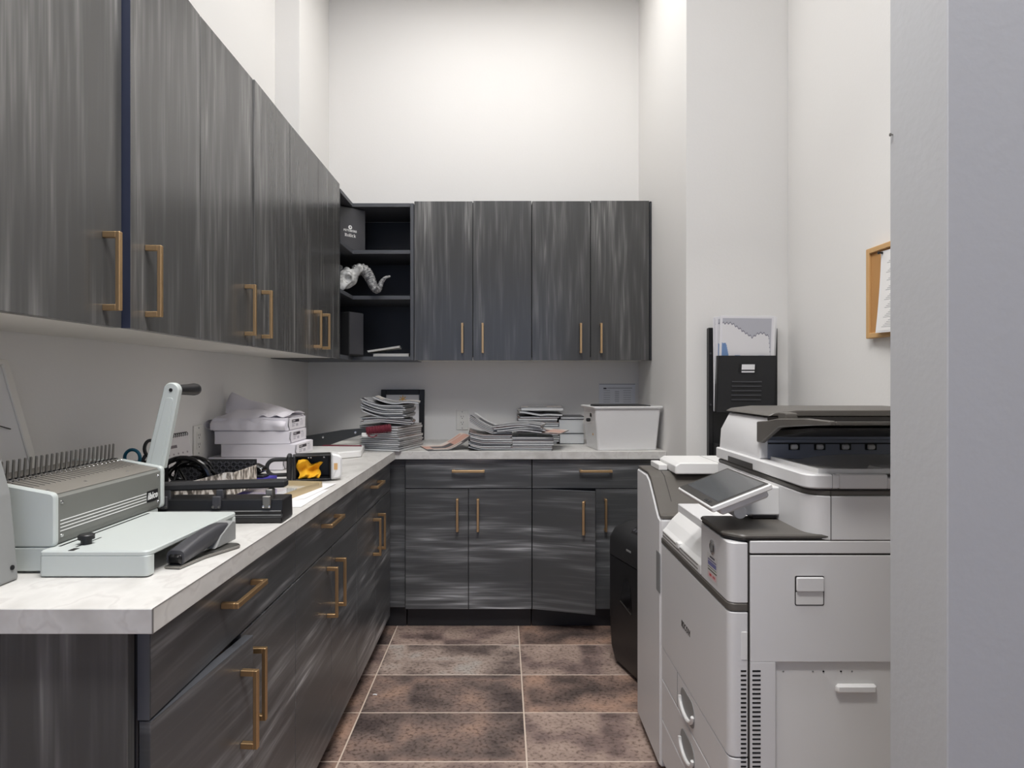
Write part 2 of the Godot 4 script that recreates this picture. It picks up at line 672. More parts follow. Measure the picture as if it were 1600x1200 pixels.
	# magazine covers
	var tops := [[g8(222, 178, 160), g8(120, 90, 84), g8(232, 226, 220)], [g8(150, 150, 152), g8(66, 66, 70), g8(214, 214, 214)], [g8(198, 188, 180), g8(84, 88, 96), g8(236, 234, 230)], [g8(214, 160, 140), g8(60, 54, 56), g8(226, 214, 204)]]
	for i in 4:
		var t: Array = tops[i]
		print_mat("cover%d" % i, print_tex(48, 64, t[2], [[0, 0, 48, 12, t[1]], [6, 3, 30, 6, t[2]], [0, 16, 48, 30, t[0]], [8, 20, 22, 22, t[1]], [30, 50, 14, 10, t[0]]]), 0.3)
	mat("cover_dark", g8(58, 60, 62), 0.35)  # dark grey also draws the shade between stacked magazines
	# the map on the leaflets
	var mp := Image.create(108, 84, false, Image.FORMAT_RGB8)
	for x in 108:
		var top: float = 12 + (0.0 if x < 22 else minf(26.0, (x - 22) * 0.62))
		if x > 66:
			top = 38 - 8.0 * sin((x - 66) / 34.0 * PI)
		if x > 98:
			top = 30 + (x - 98) * 9.0
		top += 1.5 * sin(x * 0.9)
		var bot := 76 + 4.0 * sin(x * 0.13) if x > 26 else 84.0 - (26 - x) * 1.9 + 6.0 * sin(x * 0.4)
		for y in 84:
			var c := g8(226, 224, 226)
			if y < top:
				c = g8(184, 184, 192)
			if absf(y - top) < 1.0:
				c = g8(116, 114, 128)
			if y > bot:
				c = g8(112, 142, 186)
			if x < 4 or y < 3 or x > 103:
				c = g8(228, 226, 230)
			mp.set_pixel(x, y, c)
	print_mat("map_print", ImageTexture.create_from_image(mp), 0.35)

# ---------------------------------------------------------------- the room and the hall behind the camera
const WL := -1.14      # left wall
const WB := -3.74      # back wall
const WR := 0.793      # right wall beside the cabinets
const WS := -2.77      # step that faces the camera
const WR2 := 1.233     # right wall beside the copier
const CE := 3.52       # ceiling

func wall(called: String, x0: float, x1: float, y0: float, y1: float, z0: float, z1: float, mt := "wall_paint") -> MeshInstance3D:
	var b := Buf.new()
	b.mm(x0, x1, y0, y1, z0, z1, 0.0015)
	return structure(called, b, M[mt])

func shell() -> void:
	wall("wall_back", WL - 0.15, WR + 0.15, -0.1, CE, WB - 0.15, WB)
	wall("wall_left", WL - 0.15, WL, -0.1, CE, WB, -0.925)
	wall("wall_right", WR, WR + 0.55, -0.1, CE, WB, WS)
	wall("wall_right_near", WR2, WR2 + 0.15, -0.1, CE, WS, -0.925)
	# the boxed chase above the left wall cabinets
	wall("trim_1", WL, -1.017, 2.19, CE, WB, -3.2)
	# wall with the opening the camera looks through
	wall("wall_front_right", 0.559, 3.15, -0.1, CE, -0.925, -0.805, "dimmed_wall_paint")
	wall("wall_front_left", -2.65, -1.02, -0.1, CE, -0.925, -0.805, "dimmed_wall_paint")
	wall("wall_front_top", -1.02, 0.559, 3.05, CE, -0.925, -0.805, "dimmed_wall_paint")
	var b := Buf.new()
	b.mm(-2.65, 3.15, CE, CE + 0.12, WB - 0.15, 3.65, 0.0)
	structure("ceiling", b, M.ceiling_paint)
	wall("wall_hall_left", -2.65, -2.5, -0.1, CE, -0.805, 3.5)
	wall("wall_hall_right", 3.0, 3.15, -0.1, CE, -0.805, 3.5)
	# hall end wall with a wide window
	wall("wall_hall_low", -2.65, 3.15, -0.1, 0.7, 3.5, 3.65)
	wall("wall_hall_high", -2.65, 3.15, 2.7, CE, 3.5, 3.65)
	wall("wall_hall_pier_left", -2.65, -1.9, 0.7, 2.7, 3.5, 3.65)
	wall("wall_hall_pier_right", 2.4, 3.15, 0.7, 2.7, 3.5, 3.65)
	var w := Node3D.new()
	w.name = "window_1"
	w.set_meta("kind", "structure")
	add_child(w)
	b = Buf.new()
	for x in [-1.875, -0.45, 0.95, 2.375]:
		b.mm(x - 0.025, x + 0.025, 0.7, 2.7, 3.54, 3.6)
	for y in [0.725, 2.675]:
		b.mm(-1.85, 2.35, y - 0.025, y + 0.025, 3.54, 3.6)
	part("window_frame", b, M.white_metal, w)
	for k in 3:
		b = Buf.new()
		var x0: float = [-1.85, -0.425, 0.975][k]
		var x1: float = [-0.475, 0.925, 2.35][k]
		b.mm(x0, x1, 0.75, 2.65, 3.566, 3.572, 0.0)
		part("pane", b, M.window_glass, w)
	# floor: a screed with every tile laid on it
	b = Buf.new()
	b.mm(-2.65, 3.15, -0.1, -0.0009, WB, 3.65, 0.0)
	var fl := structure("floor", b, M.grout)
	var tw := 0.604
	var td := 0.3035
	var shared := {}
	var r := RandomNumberGenerator.new()
	r.seed = 5
	for j in range(-3, 13):
		var z1 := -2.965 + td * j          # far edge of the row
		for i in range(-4, 5):
			var x0 := -0.5276 + tw * i
			var lo := maxf(x0 + 0.002, -2.5)
			var hi := minf(x0 + tw - 0.002, 3.0)
			var f0 := maxf(z1 + 0.002, WB)
			var f1 := z1 + td - 0.002
			if hi - lo < 0.02 or f1 - f0 < 0.02 or (lo < WL and z1 < -0.9) or (lo > WR2 and z1 < -0.9):
				continue
			var key := "%.3f %.3f" % [hi - lo, f1 - f0]
			if not shared.has(key):
				var t := Buf.new()
				t.box(Vector3(0, -0.004, 0), Vector3(hi - lo, 0.008, f1 - f0), 0.0015)
				shared[key] = t.mesh(Vector3.ZERO)
			var o := MeshInstance3D.new()
			o.name = "tile" if not fl.has_node("tile") else "tile_%03d" % (fl.get_child_count())
			o.mesh = shared[key]
			o.material_override = M["tile%d" % [0, 1, 3, 2, 1, 0, 3][posmod(r.randi() % 7 + j, 7)]]
			if j == 0:
				o.material_override = M["tile%d" % [2, 0, 2][absi(i) % 3]]
			if j == 1:
				o.material_override = M["tile%d" % [1, 3, 0][absi(i) % 3]]
			o.position = Vector3((lo + hi) / 2, 0, (f0 + f1) / 2)
			fl.add_child(o)

# ---------------------------------------------------------------- cabinets
# A U-shaped square-bar pull. a: middle of the bar on the door face, along: bar direction, out: away from the door.
func pull(a: Vector3, along: Vector3, out: Vector3, parent: Node3D, t := Transform3D(), length := 0.158) -> void:
	var b := Buf.new()
	var side := along.cross(out).normalized()
	var put := Transform3D(Basis(along, out, side), a)
	b.box(Vector3(0, 0.0305, 0), Vector3(length, 0.009, 0.0115), 0.0012, put)
	for s in [-1, 1]:
		b.box(Vector3(s * (length / 2 - 0.006), 0.0135, 0), Vector3(0.012, 0.0268, 0.0112), 0.001, put)
	b.xf(t)
	part("handle", b, M.brass, parent)

# A front panel between two corners; axis "x" faces +x (left runs), axis "z" faces the camera (back runs).
func front(called: String, axis: String, face: float, u0: float, u1: float, y0: float, y1: float, grain: String, parent: Node3D, t := Transform3D()) -> MeshInstance3D:
	var b := Buf.new()
	if axis == "x":
		b.mm(face - 0.019, face, y0, y1, u0, u1, 0.001)
	else:
		b.mm(u0, u1, y0, y1, face - 0.019, face, 0.001)
	b.xf(t)
	return part(called, b, M[grain], parent)

func hinge(at: Vector3, angle: float) -> Transform3D:
	return Transform3D(Basis(Vector3.UP, angle), at) * Transform3D(Basis(), -at)

func base_cabinets() -> void:
	var names := ["nearest", "middle", "far"]
	var zz := [[-0.998, -1.696], [-1.696, -2.409], [-2.409, -3.116]]
	var says := ["near dark base cabinet on the left, with its near lower door standing ajar",
		"middle dark base cabinet of the left run, both doors shut",
		"far dark base cabinet of the left run, beside the inner corner"]
	for k in 3:
		var z0: float = zz[k][0]
		var z1: float = zz[k][1]
		var mid := (z0 + z1) / 2 + (0.004 if k == 0 else 0.0)
		var t := thing("base_cabinet", says[k], "cabinet", Vector3(-0.84, 0, (z0 + z1) / 2), "dark base cabinets under the left worktop")
		var b := Buf.new()
		b.mm(WL + 0.004, -0.5705, 0.09, 0.842, z1 + 0.001, z0 - 0.001)
		part("body", b, M.oak_dark, t)
		b = Buf.new()
		b.mm(WL + 0.004, -0.625, 0.0, 0.0895, z1 + 0.001, z0 - 0.001)
		part("toe_kick", b, M.kick, t)
		var d := front("drawer", "x", -0.55, z1 + 0.0015, z0 - 0.0015, 0.6925, 0.839, "oak_flat", t)
		pull(Vector3(-0.55, 0.782, mid + [0.018, 0.04, 0.035][k]), Vector3(0, 0, 1), Vector3(1, 0, 0), d)
		var tilt := hinge(Vector3(-0.569, 0, z0), deg_to_rad(-4.6)) if k == 0 else Transform3D()
		d = front("door", "x", -0.55, mid + 0.0015, z0 - 0.0015, 0.078, 0.6885, "oak_flat", t, tilt)
		pull(Vector3(-0.55, 0.5615, mid + 0.052), Vector3(0, 1, 0), Vector3(1, 0, 0), d, tilt)
		if k == 0:
			b = Buf.new()
			b.mm(-0.5692, -0.5498, 0.6885, 0.6891, mid + 0.0015, z0 - 0.0015, 0.0)
			b.xf(tilt)
			part("edge_band", b, M.oak_edge, d)
		d = front("door", "x", -0.55, z1 + 0.0015, mid - 0.0015, 0.078, 0.6885, "oak_flat", t)
		pull(Vector3(-0.55, 0.5615, mid - 0.052), Vector3(0, 1, 0), Vector3(1, 0, 0), d)
	# end panel that closes the left run
	var t := thing("end_panel", "dark upright-grained end panel closing the near end of the left base cabinets", "panel", Vector3(-0.67, 0, -0.984))
	var b := Buf.new()
	b.mm(-0.768, -0.573, 0.0, 0.842, -0.9955, -0.9765, 0.001)
	part("panel", b, M.oak_upright, t)
	b = Buf.new()
	b.mm(WL + 0.004, -0.7695, 0.0, 0.842, -0.9965, -0.985, 0.001)
	part("recessed_panel", b, M.oak_dark, t)
	b = Buf.new()
	b.mm(-0.569, -0.5505, 0.6925, 0.839, -0.9975, -0.9962, 0.0)
	part("edge_band", b, M.oak_edge, t)
	# filler in the inner corner
	t = thing("corner_filler", "narrow dark filler panel in the inner corner of the base cabinets", "panel", Vector3(-0.53, 0, -3.16))
	b = Buf.new()
	b.mm(-0.585, -0.482, 0.108, 0.842, -3.172, -3.152, 0.001)
	part("panel", b, M.oak_flat, t)
	b = Buf.new()
	b.mm(-0.62, -0.482, 0.0, 0.107, -3.215, -3.195, 0.001)
	part("toe_kick", b, M.kick, t)
	# back run
	for k in 2:
		var x0: float = [-0.479, 0.142][k]
		var x1: float = [0.141, 0.761][k]
		var mid := (x0 + x1) / 2
		t = thing("base_cabinet", ["dark base cabinet on the back wall below the magazine piles, doors shut", "dark base cabinet on the back wall behind the shredder, left door swung half open"][k], "cabinet", Vector3(mid, 0, -3.43), "dark base cabinets along the back wall")
		b = Buf.new()
		b.mm(x0 + 0.001, x1 - 0.001, 0.108, 0.842, WB + 0.004, -3.1505)
		part("body", b, M.oak_dark, t)
		b = Buf.new()
		b.mm(x0 + 0.001, x1 - 0.001, 0.0, 0.1075, WB + 0.004, -3.195)
		part("toe_kick", b, M.kick, t)
		var d := front("drawer", "z", -3.13, x0 + 0.0015, x1 - 0.0015, 0.6975, 0.839, "oak_flat", t)
		pull(Vector3(mid, 0.784, -3.13), Vector3(1, 0, 0), Vector3(0, 0, 1), d)
		var tilt := hinge(Vector3(x0 + 0.0015, 0, -3.13), deg_to_rad(-15.5)) if k == 1 else Transform3D()
		d = front("door", "z", -3.13, x0 + 0.0015, mid - 0.0015, 0.107, 0.6935, "oak_flat", t, tilt)
		pull(Vector3(mid - 0.053, 0.57, -3.13), Vector3(0, 1, 0), Vector3(0, 0, 1), d, tilt)
		if k == 1:
			b = Buf.new()
			b.mm(x0 + 0.0015, mid - 0.0015, 0.6935, 0.6941, -3.149, -3.13, 0.0)
			b.xf(tilt)
			part("edge_band", b, M.oak_edge, d)
		d = front("door", "z", -3.13, mid + 0.0015, x1 - 0.0015, 0.107, 0.6935, "oak_flat", t)
		pull(Vector3(mid + 0.047, 0.57, -3.13), Vector3(0, 1, 0), Vector3(0, 0, 1), d)
	t = thing("corner_filler", "narrow dark filler strip between the back base cabinet and the right wall", "panel", Vector3(0.776, 0, -3.16))
	b = Buf.new()
	b.mm(0.7625, 0.7915, 0.0, 0.842, -3.172, -3.152, 0.001)
	part("panel", b, M.oak_flat, t)

func wall_cabinets() -> void:
	var zz := [[-0.985, -1.691], [-1.691, -2.402], [-2.402, -3.135]]
	var says := ["near dark wall cabinet on the left, far door slightly proud with a navy edge", "middle dark wall cabinet of the left run above the wrapped paper", "far dark wall cabinet of the left run beside the open corner shelves"]
	var y0 := 1.332
	var y1 := 2.187
	var b: Buf
	for k in 3:
		var z0: float = zz[k][0]
		var z1: float = zz[k][1]
		var mid: float = (z0 + z1) / 2 + [-0.006, 0.0, 0.0][k]
		var t := thing("wall_cabinet", says[k], "cabinet", Vector3(-0.97, y0, (z0 + z1) / 2), "dark wall cabinets on the left wall")
		b = Buf.new()
		b.mm(WL + 0.002, -0.8205, y0 + 0.018, y1 - 0.003, z1 + 0.001, z0 - 0.001)
		part("body", b, M.oak_dark, t)
		b = Buf.new()
		b.mm(WL + 0.002, -0.8205, y0 + 0.003, y0 + 0.0178, z1 + 0.001, z0 - 0.001)
		part("bottom_panel", b, M.melamine, t)
		var d := front("door", "x", -0.80, mid + 0.002, z0 - 0.0025, y0, y1, "oak_upright", t)
		pull(Vector3(-0.80, 1.441, mid + 0.062), Vector3(0, 1, 0), Vector3(1, 0, 0), d)
		var tilt := hinge(Vector3(-0.819, 0, z1), deg_to_rad(2.6)) if k == 0 else (hinge(Vector3(-0.819, 0, z1), deg_to_rad(0.8)) if k == 1 else Transform3D())
		d = front("door", "x", -0.80, z1 + 0.0025, mid - 0.002, y0, y1, "oak_upright", t, tilt)
		pull(Vector3(-0.80, 1.441, mid - 0.066), Vector3(0, 1, 0), Vector3(1, 0, 0), d, tilt)
		if k == 0:
			b = Buf.new()
			b.mm(-0.8192, -0.7998, y0, y1, mid - 0.0017, mid - 0.001, 0.0)
			b.xf(tilt)
			part("edge_band", b, M.navy_edge, d)
	# open shelves in the corner: L-shaped boards
	var t := thing("corner_shelf_unit", "dark open shelf unit in the corner between the wall cabinets", "shelf", Vector3(-0.8, y0, -3.5))
	var ell := func(x0: float, x1: float, zf: float, zn: float) -> PackedVector2Array:
		return PackedVector2Array([Vector2(x0, WB + 0.002), Vector2(x1, WB + 0.002), Vector2(x1, zf), Vector2(-0.80, zf), Vector2(-0.80, zn), Vector2(x0, zn)])
	for y in [[y0 + 0.001, y0 + 0.021, "bottom_board"], [1.657, 1.677, "shelf"], [1.9, 1.92, "shelf"], [2.15, 2.17, "top_board"]]:
		b = Buf.new()
		b.prism(ell.call(WL + 0.012, -0.4955, -3.41, -3.1535), y[0], y[1], PLAN, 0.001)
		part(y[2], b, M.oak_edge, t)
	b = Buf.new()
	b.mm(-0.495, -0.476, y0, 2.17, WB + 0.002, -3.409)
	part("side_panel", b, M.oak_edge, t)
	b = Buf.new()
	b.mm(WL + 0.012, -0.802, y0, 2.17, -3.153, -3.137)
	part("side_panel", b, M.oak_dark, t)
	b = Buf.new()
	b.mm(WL + 0.0005, WL + 0.0115, y0, 2.17, WB + 0.0022, -3.137)
	part("back_panel", b, M.oak_dark, t)
	b = Buf.new()
	b.mm(WL + 0.012, -0.496, y0 + 0.022, 2.149, WB + 0.0002, WB + 0.0018, 0.0)
	part("back_panel", b, M.oak_dark, t)
	# back wall cabinets
	for k in 2:
		var x0: float = [-0.4745, 0.153][k]
		var x1: float = [0.153, 0.780][k]
		var mid := (x0 + x1) / 2
		t = thing("wall_cabinet", ["dark wall cabinet on the back wall beside the open corner shelves", "dark wall cabinet on the back wall beside the right wall"][k], "cabinet", Vector3(mid, y0, -3.57), "dark wall cabinets on the back wall")
		b = Buf.new()
		b.mm(x0 + 0.001, x1 - 0.001, y0 + 0.018, 2.178, WB + 0.002, -3.4295)
		part("body", b, M.oak_dark, t)
		b = Buf.new()
		b.mm(x0 + 0.001, x1 - 0.001, y0 + 0.003, y0 + 0.0178, WB + 0.002, -3.4295)
		part("bottom_panel", b, M.melamine, t)
		for s in 2:
			var u0 := x0 + 0.0018 if s == 0 else mid + 0.0018
			var u1 := mid - 0.0018 if s == 0 else x1 - 0.0018
			var dy: float = [[0.0, 0.002], [0.001, 0.003]][k][s]
			var d := front("door", "z", -3.41, u0, u1, y0 + dy * 0.2, 2.180 + dy, "oak_upright", t)
			pull(Vector3(mid + (-0.055 if s == 0 else 0.053), 1.449, -3.41), Vector3(0, 1, 0), Vector3(0, 0, 1), d)
	t = thing("wall_filler", "thin dark filler strip between the back wall cabinets and the right wall", "panel", Vector3(0.787, y0, -3.42))
	b = Buf.new()
	b.mm(0.7808, 0.792, y0, 2.18, -3.43, -3.411, 0.001)
	part("panel", b, M.oak_dark, t)

func worktop() -> void:
	var t := thing("worktop", "L-shaped white clouded worktop over the dark base cabinets", "worktop", Vector3(-0.8, 0.843, -2.2))
	var b := Buf.new()
	b.prism(PackedVector2Array([Vector2(WL + 0.002, -0.954), Vector2(-0.522, -0.954), Vector2(-0.522, -3.1), Vector2(WR - 0.002, -3.1), Vector2(WR - 0.002, WB + 0.002), Vector2(WL + 0.002, WB + 0.002)]), 0.843, 0.881, PLAN, 0.0012)
	part("slab", b, M.marble, t)
	b = Buf.new()
	b.mm(-0.5232, -0.5214, 0.8435, 0.8805, -0.9552, -0.9534, 0.0)
	part("corner_joint", b, M.seam, t)
	b = Buf.new()
	b.mm(-0.5228, -0.5215, 0.8806, 0.8814, -3.1, -0.9545, 0.0)
	part("edge_joint", b, M.seam, t)

# ---------------------------------------------------------------- on the open corner shelves
func smin(a: float, b: float, k: float) -> float:
	var h := clampf(0.5 + 0.5 * (b - a) / k, 0.0, 1.0)
	return lerpf(b, a, h) - k * h * (1.0 - h)

func capsule(p: Vector3, a: Vector3, b: Vector3, ra: float, rb: float) -> float:
	var ab := b - a
	var t := clampf((p - a).dot(ab) / ab.length_squared(), 0.0, 1.0)
	return (p - a - ab * t).length() - lerpf(ra, rb, t)

func field_mesh(b: Buf, lo: Vector3, hi: Vector3, cell: float, f: Callable) -> void:    # surface nets
	var st := b.v.size()
	var n := Vector3i(((hi - lo) / cell).ceil()) + Vector3i.ONE
	var val := PackedFloat32Array()
	val.resize(n.x * n.y * n.z)
	for z in n.z:
		for y in n.y:
			for x in n.x:
				val[(z * n.y + y) * n.x + x] = f.call(lo + Vector3(x, y, z) * cell)
	var at := {}
	var id := func(x: int, y: int, z: int) -> int: return (z * n.y + y) * n.x + x
	for z in n.z - 1:
		for y in n.y - 1:
			for x in n.x - 1:
				var s := Vector3.ZERO
				var c := 0
				for e in [[0, 0, 0, 1, 0, 0], [0, 1, 0, 1, 1, 0], [0, 0, 1, 1, 0, 1], [0, 1, 1, 1, 1, 1], [0, 0, 0, 0, 1, 0], [1, 0, 0, 1, 1, 0], [0, 0, 1, 0, 1, 1], [1, 0, 1, 1, 1, 1], [0, 0, 0, 0, 0, 1], [1, 0, 0, 1, 0, 1], [0, 1, 0, 0, 1, 1], [1, 1, 0, 1, 1, 1]]:
					var va := val[id.call(x + e[0], y + e[1], z + e[2])]
					var vb := val[id.call(x + e[3], y + e[4], z + e[5])]
					if (va < 0) != (vb < 0):
						s += Vector3(e[0], e[1], e[2]).lerp(Vector3(e[3], e[4], e[5]), va / (va - vb))
						c += 1
				if c:
					at[id.call(x, y, z)] = lo + (Vector3(x, y, z) + s / c) * cell
	for z in range(1, n.z - 1):
		for y in range(1, n.y - 1):
			for x in range(1, n.x - 1):
				var v0 := val[id.call(x, y, z)]
				for ax in 3:
					var v1 := val[id.call(x + int(ax == 0), y + int(ax == 1), z + int(ax == 2))]
					if (v0 < 0) == (v1 < 0):
						continue
					var q := []
					for k in [[0, 0], [1, 0], [1, 1], [0, 1]]:
						var o := Vector3i(x, y, z)
						o[(ax + 1) % 3] -= k[0]
						o[(ax + 2) % 3] -= k[1]
						q.append(at[id.call(o.x, o.y, o.z)])
					if v0 < 0:
						b.quad(q[0], q[1], q[2], q[3])
					else:
						b.quad(q[3], q[2], q[1], q[0])
	b.fix(st)

func skull_field(p: Vector3) -> float:       # snout towards +z and down, horns root at the back of the crown
	var q := p
	q.x = absf(q.x)
	var d := capsule(p, Vector3(0, 0.085, -0.035), Vector3(0, 0.075, 0.0), 0.042, 0.046)
	d = smin(d, capsule(p, Vector3(0, 0.075, 0.0), Vector3(0, 0.028, 0.095), 0.036, 0.02), 0.03)
	d = smin(d, capsule(p, Vector3(0, 0.05, 0.06), Vector3(0, 0.018, 0.12), 0.021, 0.013), 0.015)
	d = smin(d, capsule(q, Vector3(0.034, 0.09, 0.012), Vector3(0.048, 0.078, 0.02), 0.018, 0.015), 0.012)    # brow
	d = smin(d, capsule(q, Vector3(0.045, 0.062, 0.018), Vector3(0.03, 0.03, 0.05), 0.012, 0.014), 0.012)      # cheek
	d = smin(d, capsule(q, Vector3(0.024, 0.028, 0.05), Vector3(0.016, 0.012, 0.1), 0.013, 0.008), 0.01)       # tooth row
	d = smin(d, capsule(q, Vector3(0.022, 0.105, -0.04), Vector3(0.05, 0.128, -0.055), 0.024, 0.022), 0.015)   # horn cores
	d = maxf(d, -((q - Vector3(0.052, 0.07, 0.034)).length() - 0.023))                                        # eye sockets
	d = maxf(d, -((q - Vector3(0.012, 0.03, 0.128)).length() - 0.013))                                         # nose
	d = maxf(d, -capsule(p, Vector3(0, 0.004, 0.0), Vector3(0, -0.004, 0.14), 0.012, 0.01))                     # palate
	return d + 0.0012 * sin(p.x * 190.0) * sin(p.y * 150.0 + p.z * 90.0)

func shelf_things() -> void:
	# boxed book with white print, top shelf
	var t := thing("presentation_box", "tall dark presentation box with white print on the top corner shelf", "box", Vector3(-0.812, 1.9205, -3.4), "", false)
	t.rotation.y = deg_to_rad(43)
	var b := Buf.new()
	b.box(Vector3(0, 0.112, -0.035), Vector3(0.185, 0.224, 0.07), 0.003)
	part("body", b, M.charcoal, t)
	b = Buf.new()
	b.lathe([Vector2(0.0001, 0), Vector2(0.011, 0), Vector2(0.011, 0.0006), Vector2(0.0001, 0.0006)], 20, Transform3D(Basis(Vector3.RIGHT, PI / 2), Vector3(0.0, 0.118, 0.0)))
	part("emblem", b, M.white_print, t)
	b = Buf.new()
	b.lathe([Vector2(0.0001, 0), Vector2(0.004, 0), Vector2(0.004, 0.0009), Vector2(0.0001, 0.0009)], 12, Transform3D(Basis(Vector3.RIGHT, PI / 2), Vector3(0.001, 0.119, 0.0)))
	part("emblem_centre", b, M.charcoal, t)
	lettering("PETTIMORE", 0.011, t, Vector3(0, 0.1, 0.0003), Basis(), M.white_print, "Droid Sans", true, 0.95)
	lettering("Rolick", 0.015, t, Vector3(0, 0.075, 0.0003), Basis(), M.white_print, "Droid Serif", true, 1.0)
	# horned skull, middle shelf
	t = thing("ram_skull", "silvery ram skull with one long curled horn on the middle corner shelf", "ornament", Vector3(-0.825, 1.678, -3.36), "", false)
	t.rotation.y = deg_to_rad(8)
	b = Buf.new()
	var put := Transform3D(Basis(Vector3.UP, deg_to_rad(-46)) * Basis.from_scale(Vector3(1.02, 1.04, 0.85)), Vector3.ZERO)
	var f := Buf.new()
	field_mesh(f, Vector3(-0.085, -0.01, -0.1), Vector3(0.085, 0.17, 0.145), 0.0052, skull_field)
	f.xf(put)
	part("cranium", f, M.bone, t, 60.0)
	for s in [1, -1]:
		b = Buf.new()
		var path := []
		var rad := []
		var keys := [Vector3(0.04, 0.128, -0.05), Vector3(0.07, 0.142, -0.055), Vector3(0.1, 0.128, -0.05), Vector3(0.125, 0.085, -0.035), Vector3(0.142, 0.045, -0.01), Vector3(0.158, 0.024, 0.012), Vector3(0.172, 0.03, 0.028), Vector3(0.185, 0.06, 0.036), Vector3(0.205, 0.084, 0.038), Vector3(0.232, 0.094, 0.036)]
		if s < 0:
			keys = [Vector3(-0.04, 0.128, -0.05), Vector3(-0.065, 0.14, -0.06), Vector3(-0.095, 0.13, -0.07), Vector3(-0.115, 0.095, -0.07), Vector3(-0.12, 0.055, -0.05), Vector3(-0.11, 0.03, -0.025), Vector3(-0.105, 0.035, 0.0), Vector3(-0.11, 0.055, 0.01)]
		var c := Curve3D.new()
		for k in keys.size():
			var tan: Vector3 = (keys[mini(k + 1, keys.size() - 1)] - keys[maxi(k - 1, 0)]) / 6.0
			c.add_point(keys[k], -tan, tan)
		var steps := 84
		for k in steps + 1:
			var u := float(k) / steps
			path.append(c.sample_baked(u * c.get_baked_length(), true))
			rad.append((0.027 * (1.0 - pow(u, 1.7)) + 0.004) * (1.0 + 0.09 * sin(u * 150.0)) * (1.0 if k < steps else 0.4))
		b.tube(path, rad, 12)
		part("horn", b, M.horn, t, 50.0)
	# lower compartment
	t = thing("storage_box", "plain black upright box on the bottom corner shelf", "box", Vector3(-0.80, 1.354, -3.36), "", false)
	t.rotation.y = deg_to_rad(-28)
	b = Buf.new()
	b.box(Vector3(0.0, 0.113, 0.0), Vector3(0.08, 0.226, 0.11), 0.003)
	part("body", b, M.black_soft, t)
	b = Buf.new()
	b.box(Vector3(0.0405, 0.116, 0.0), Vector3(0.001, 0.216, 0.104), 0.0)
	part("lighter_side", b, M.charcoal, t)  # right face drawn a tone lighter than the body
	t = thing("white_book", "white booklet lying flat on the bottom corner shelf", "book", Vector3(-0.60, 1.3535, -3.53), "", false)
	b = Buf.new()
	b.box(Vector3(0, 0.007, 0), Vector3(0.19, 0.014, 0.21), 0.001)
	part("pages", b, M.mat_board, t)
	b = Buf.new()
	b.box(Vector3(0, 0.0148, 0), Vector3(0.194, 0.0014, 0.214), 0.0)
	part("cover", b, M.copier_light, t)
	t = thing("white_book", "thin white booklet tilted up on its neighbour beside the black box", "book", Vector3(-0.645, 1.3845, -3.51), "", false)
	t.rotation = Vector3(0, 0.1, deg_to_rad(9))
	b = Buf.new()
	b.box(Vector3(0, 0.0075, 0), Vector3(0.17, 0.008, 0.2), 0.001)
	part("pages", b, M.mat_board, t)
	b = Buf.new()
	b.box(Vector3(0, 0.0122, 0), Vector3(0.174, 0.0014, 0.204), 0.0)
	part("cover", b, M.copier_light, t)

# ---------------------------------------------------------------- near end of the left worktop
const TOP := 0.8815

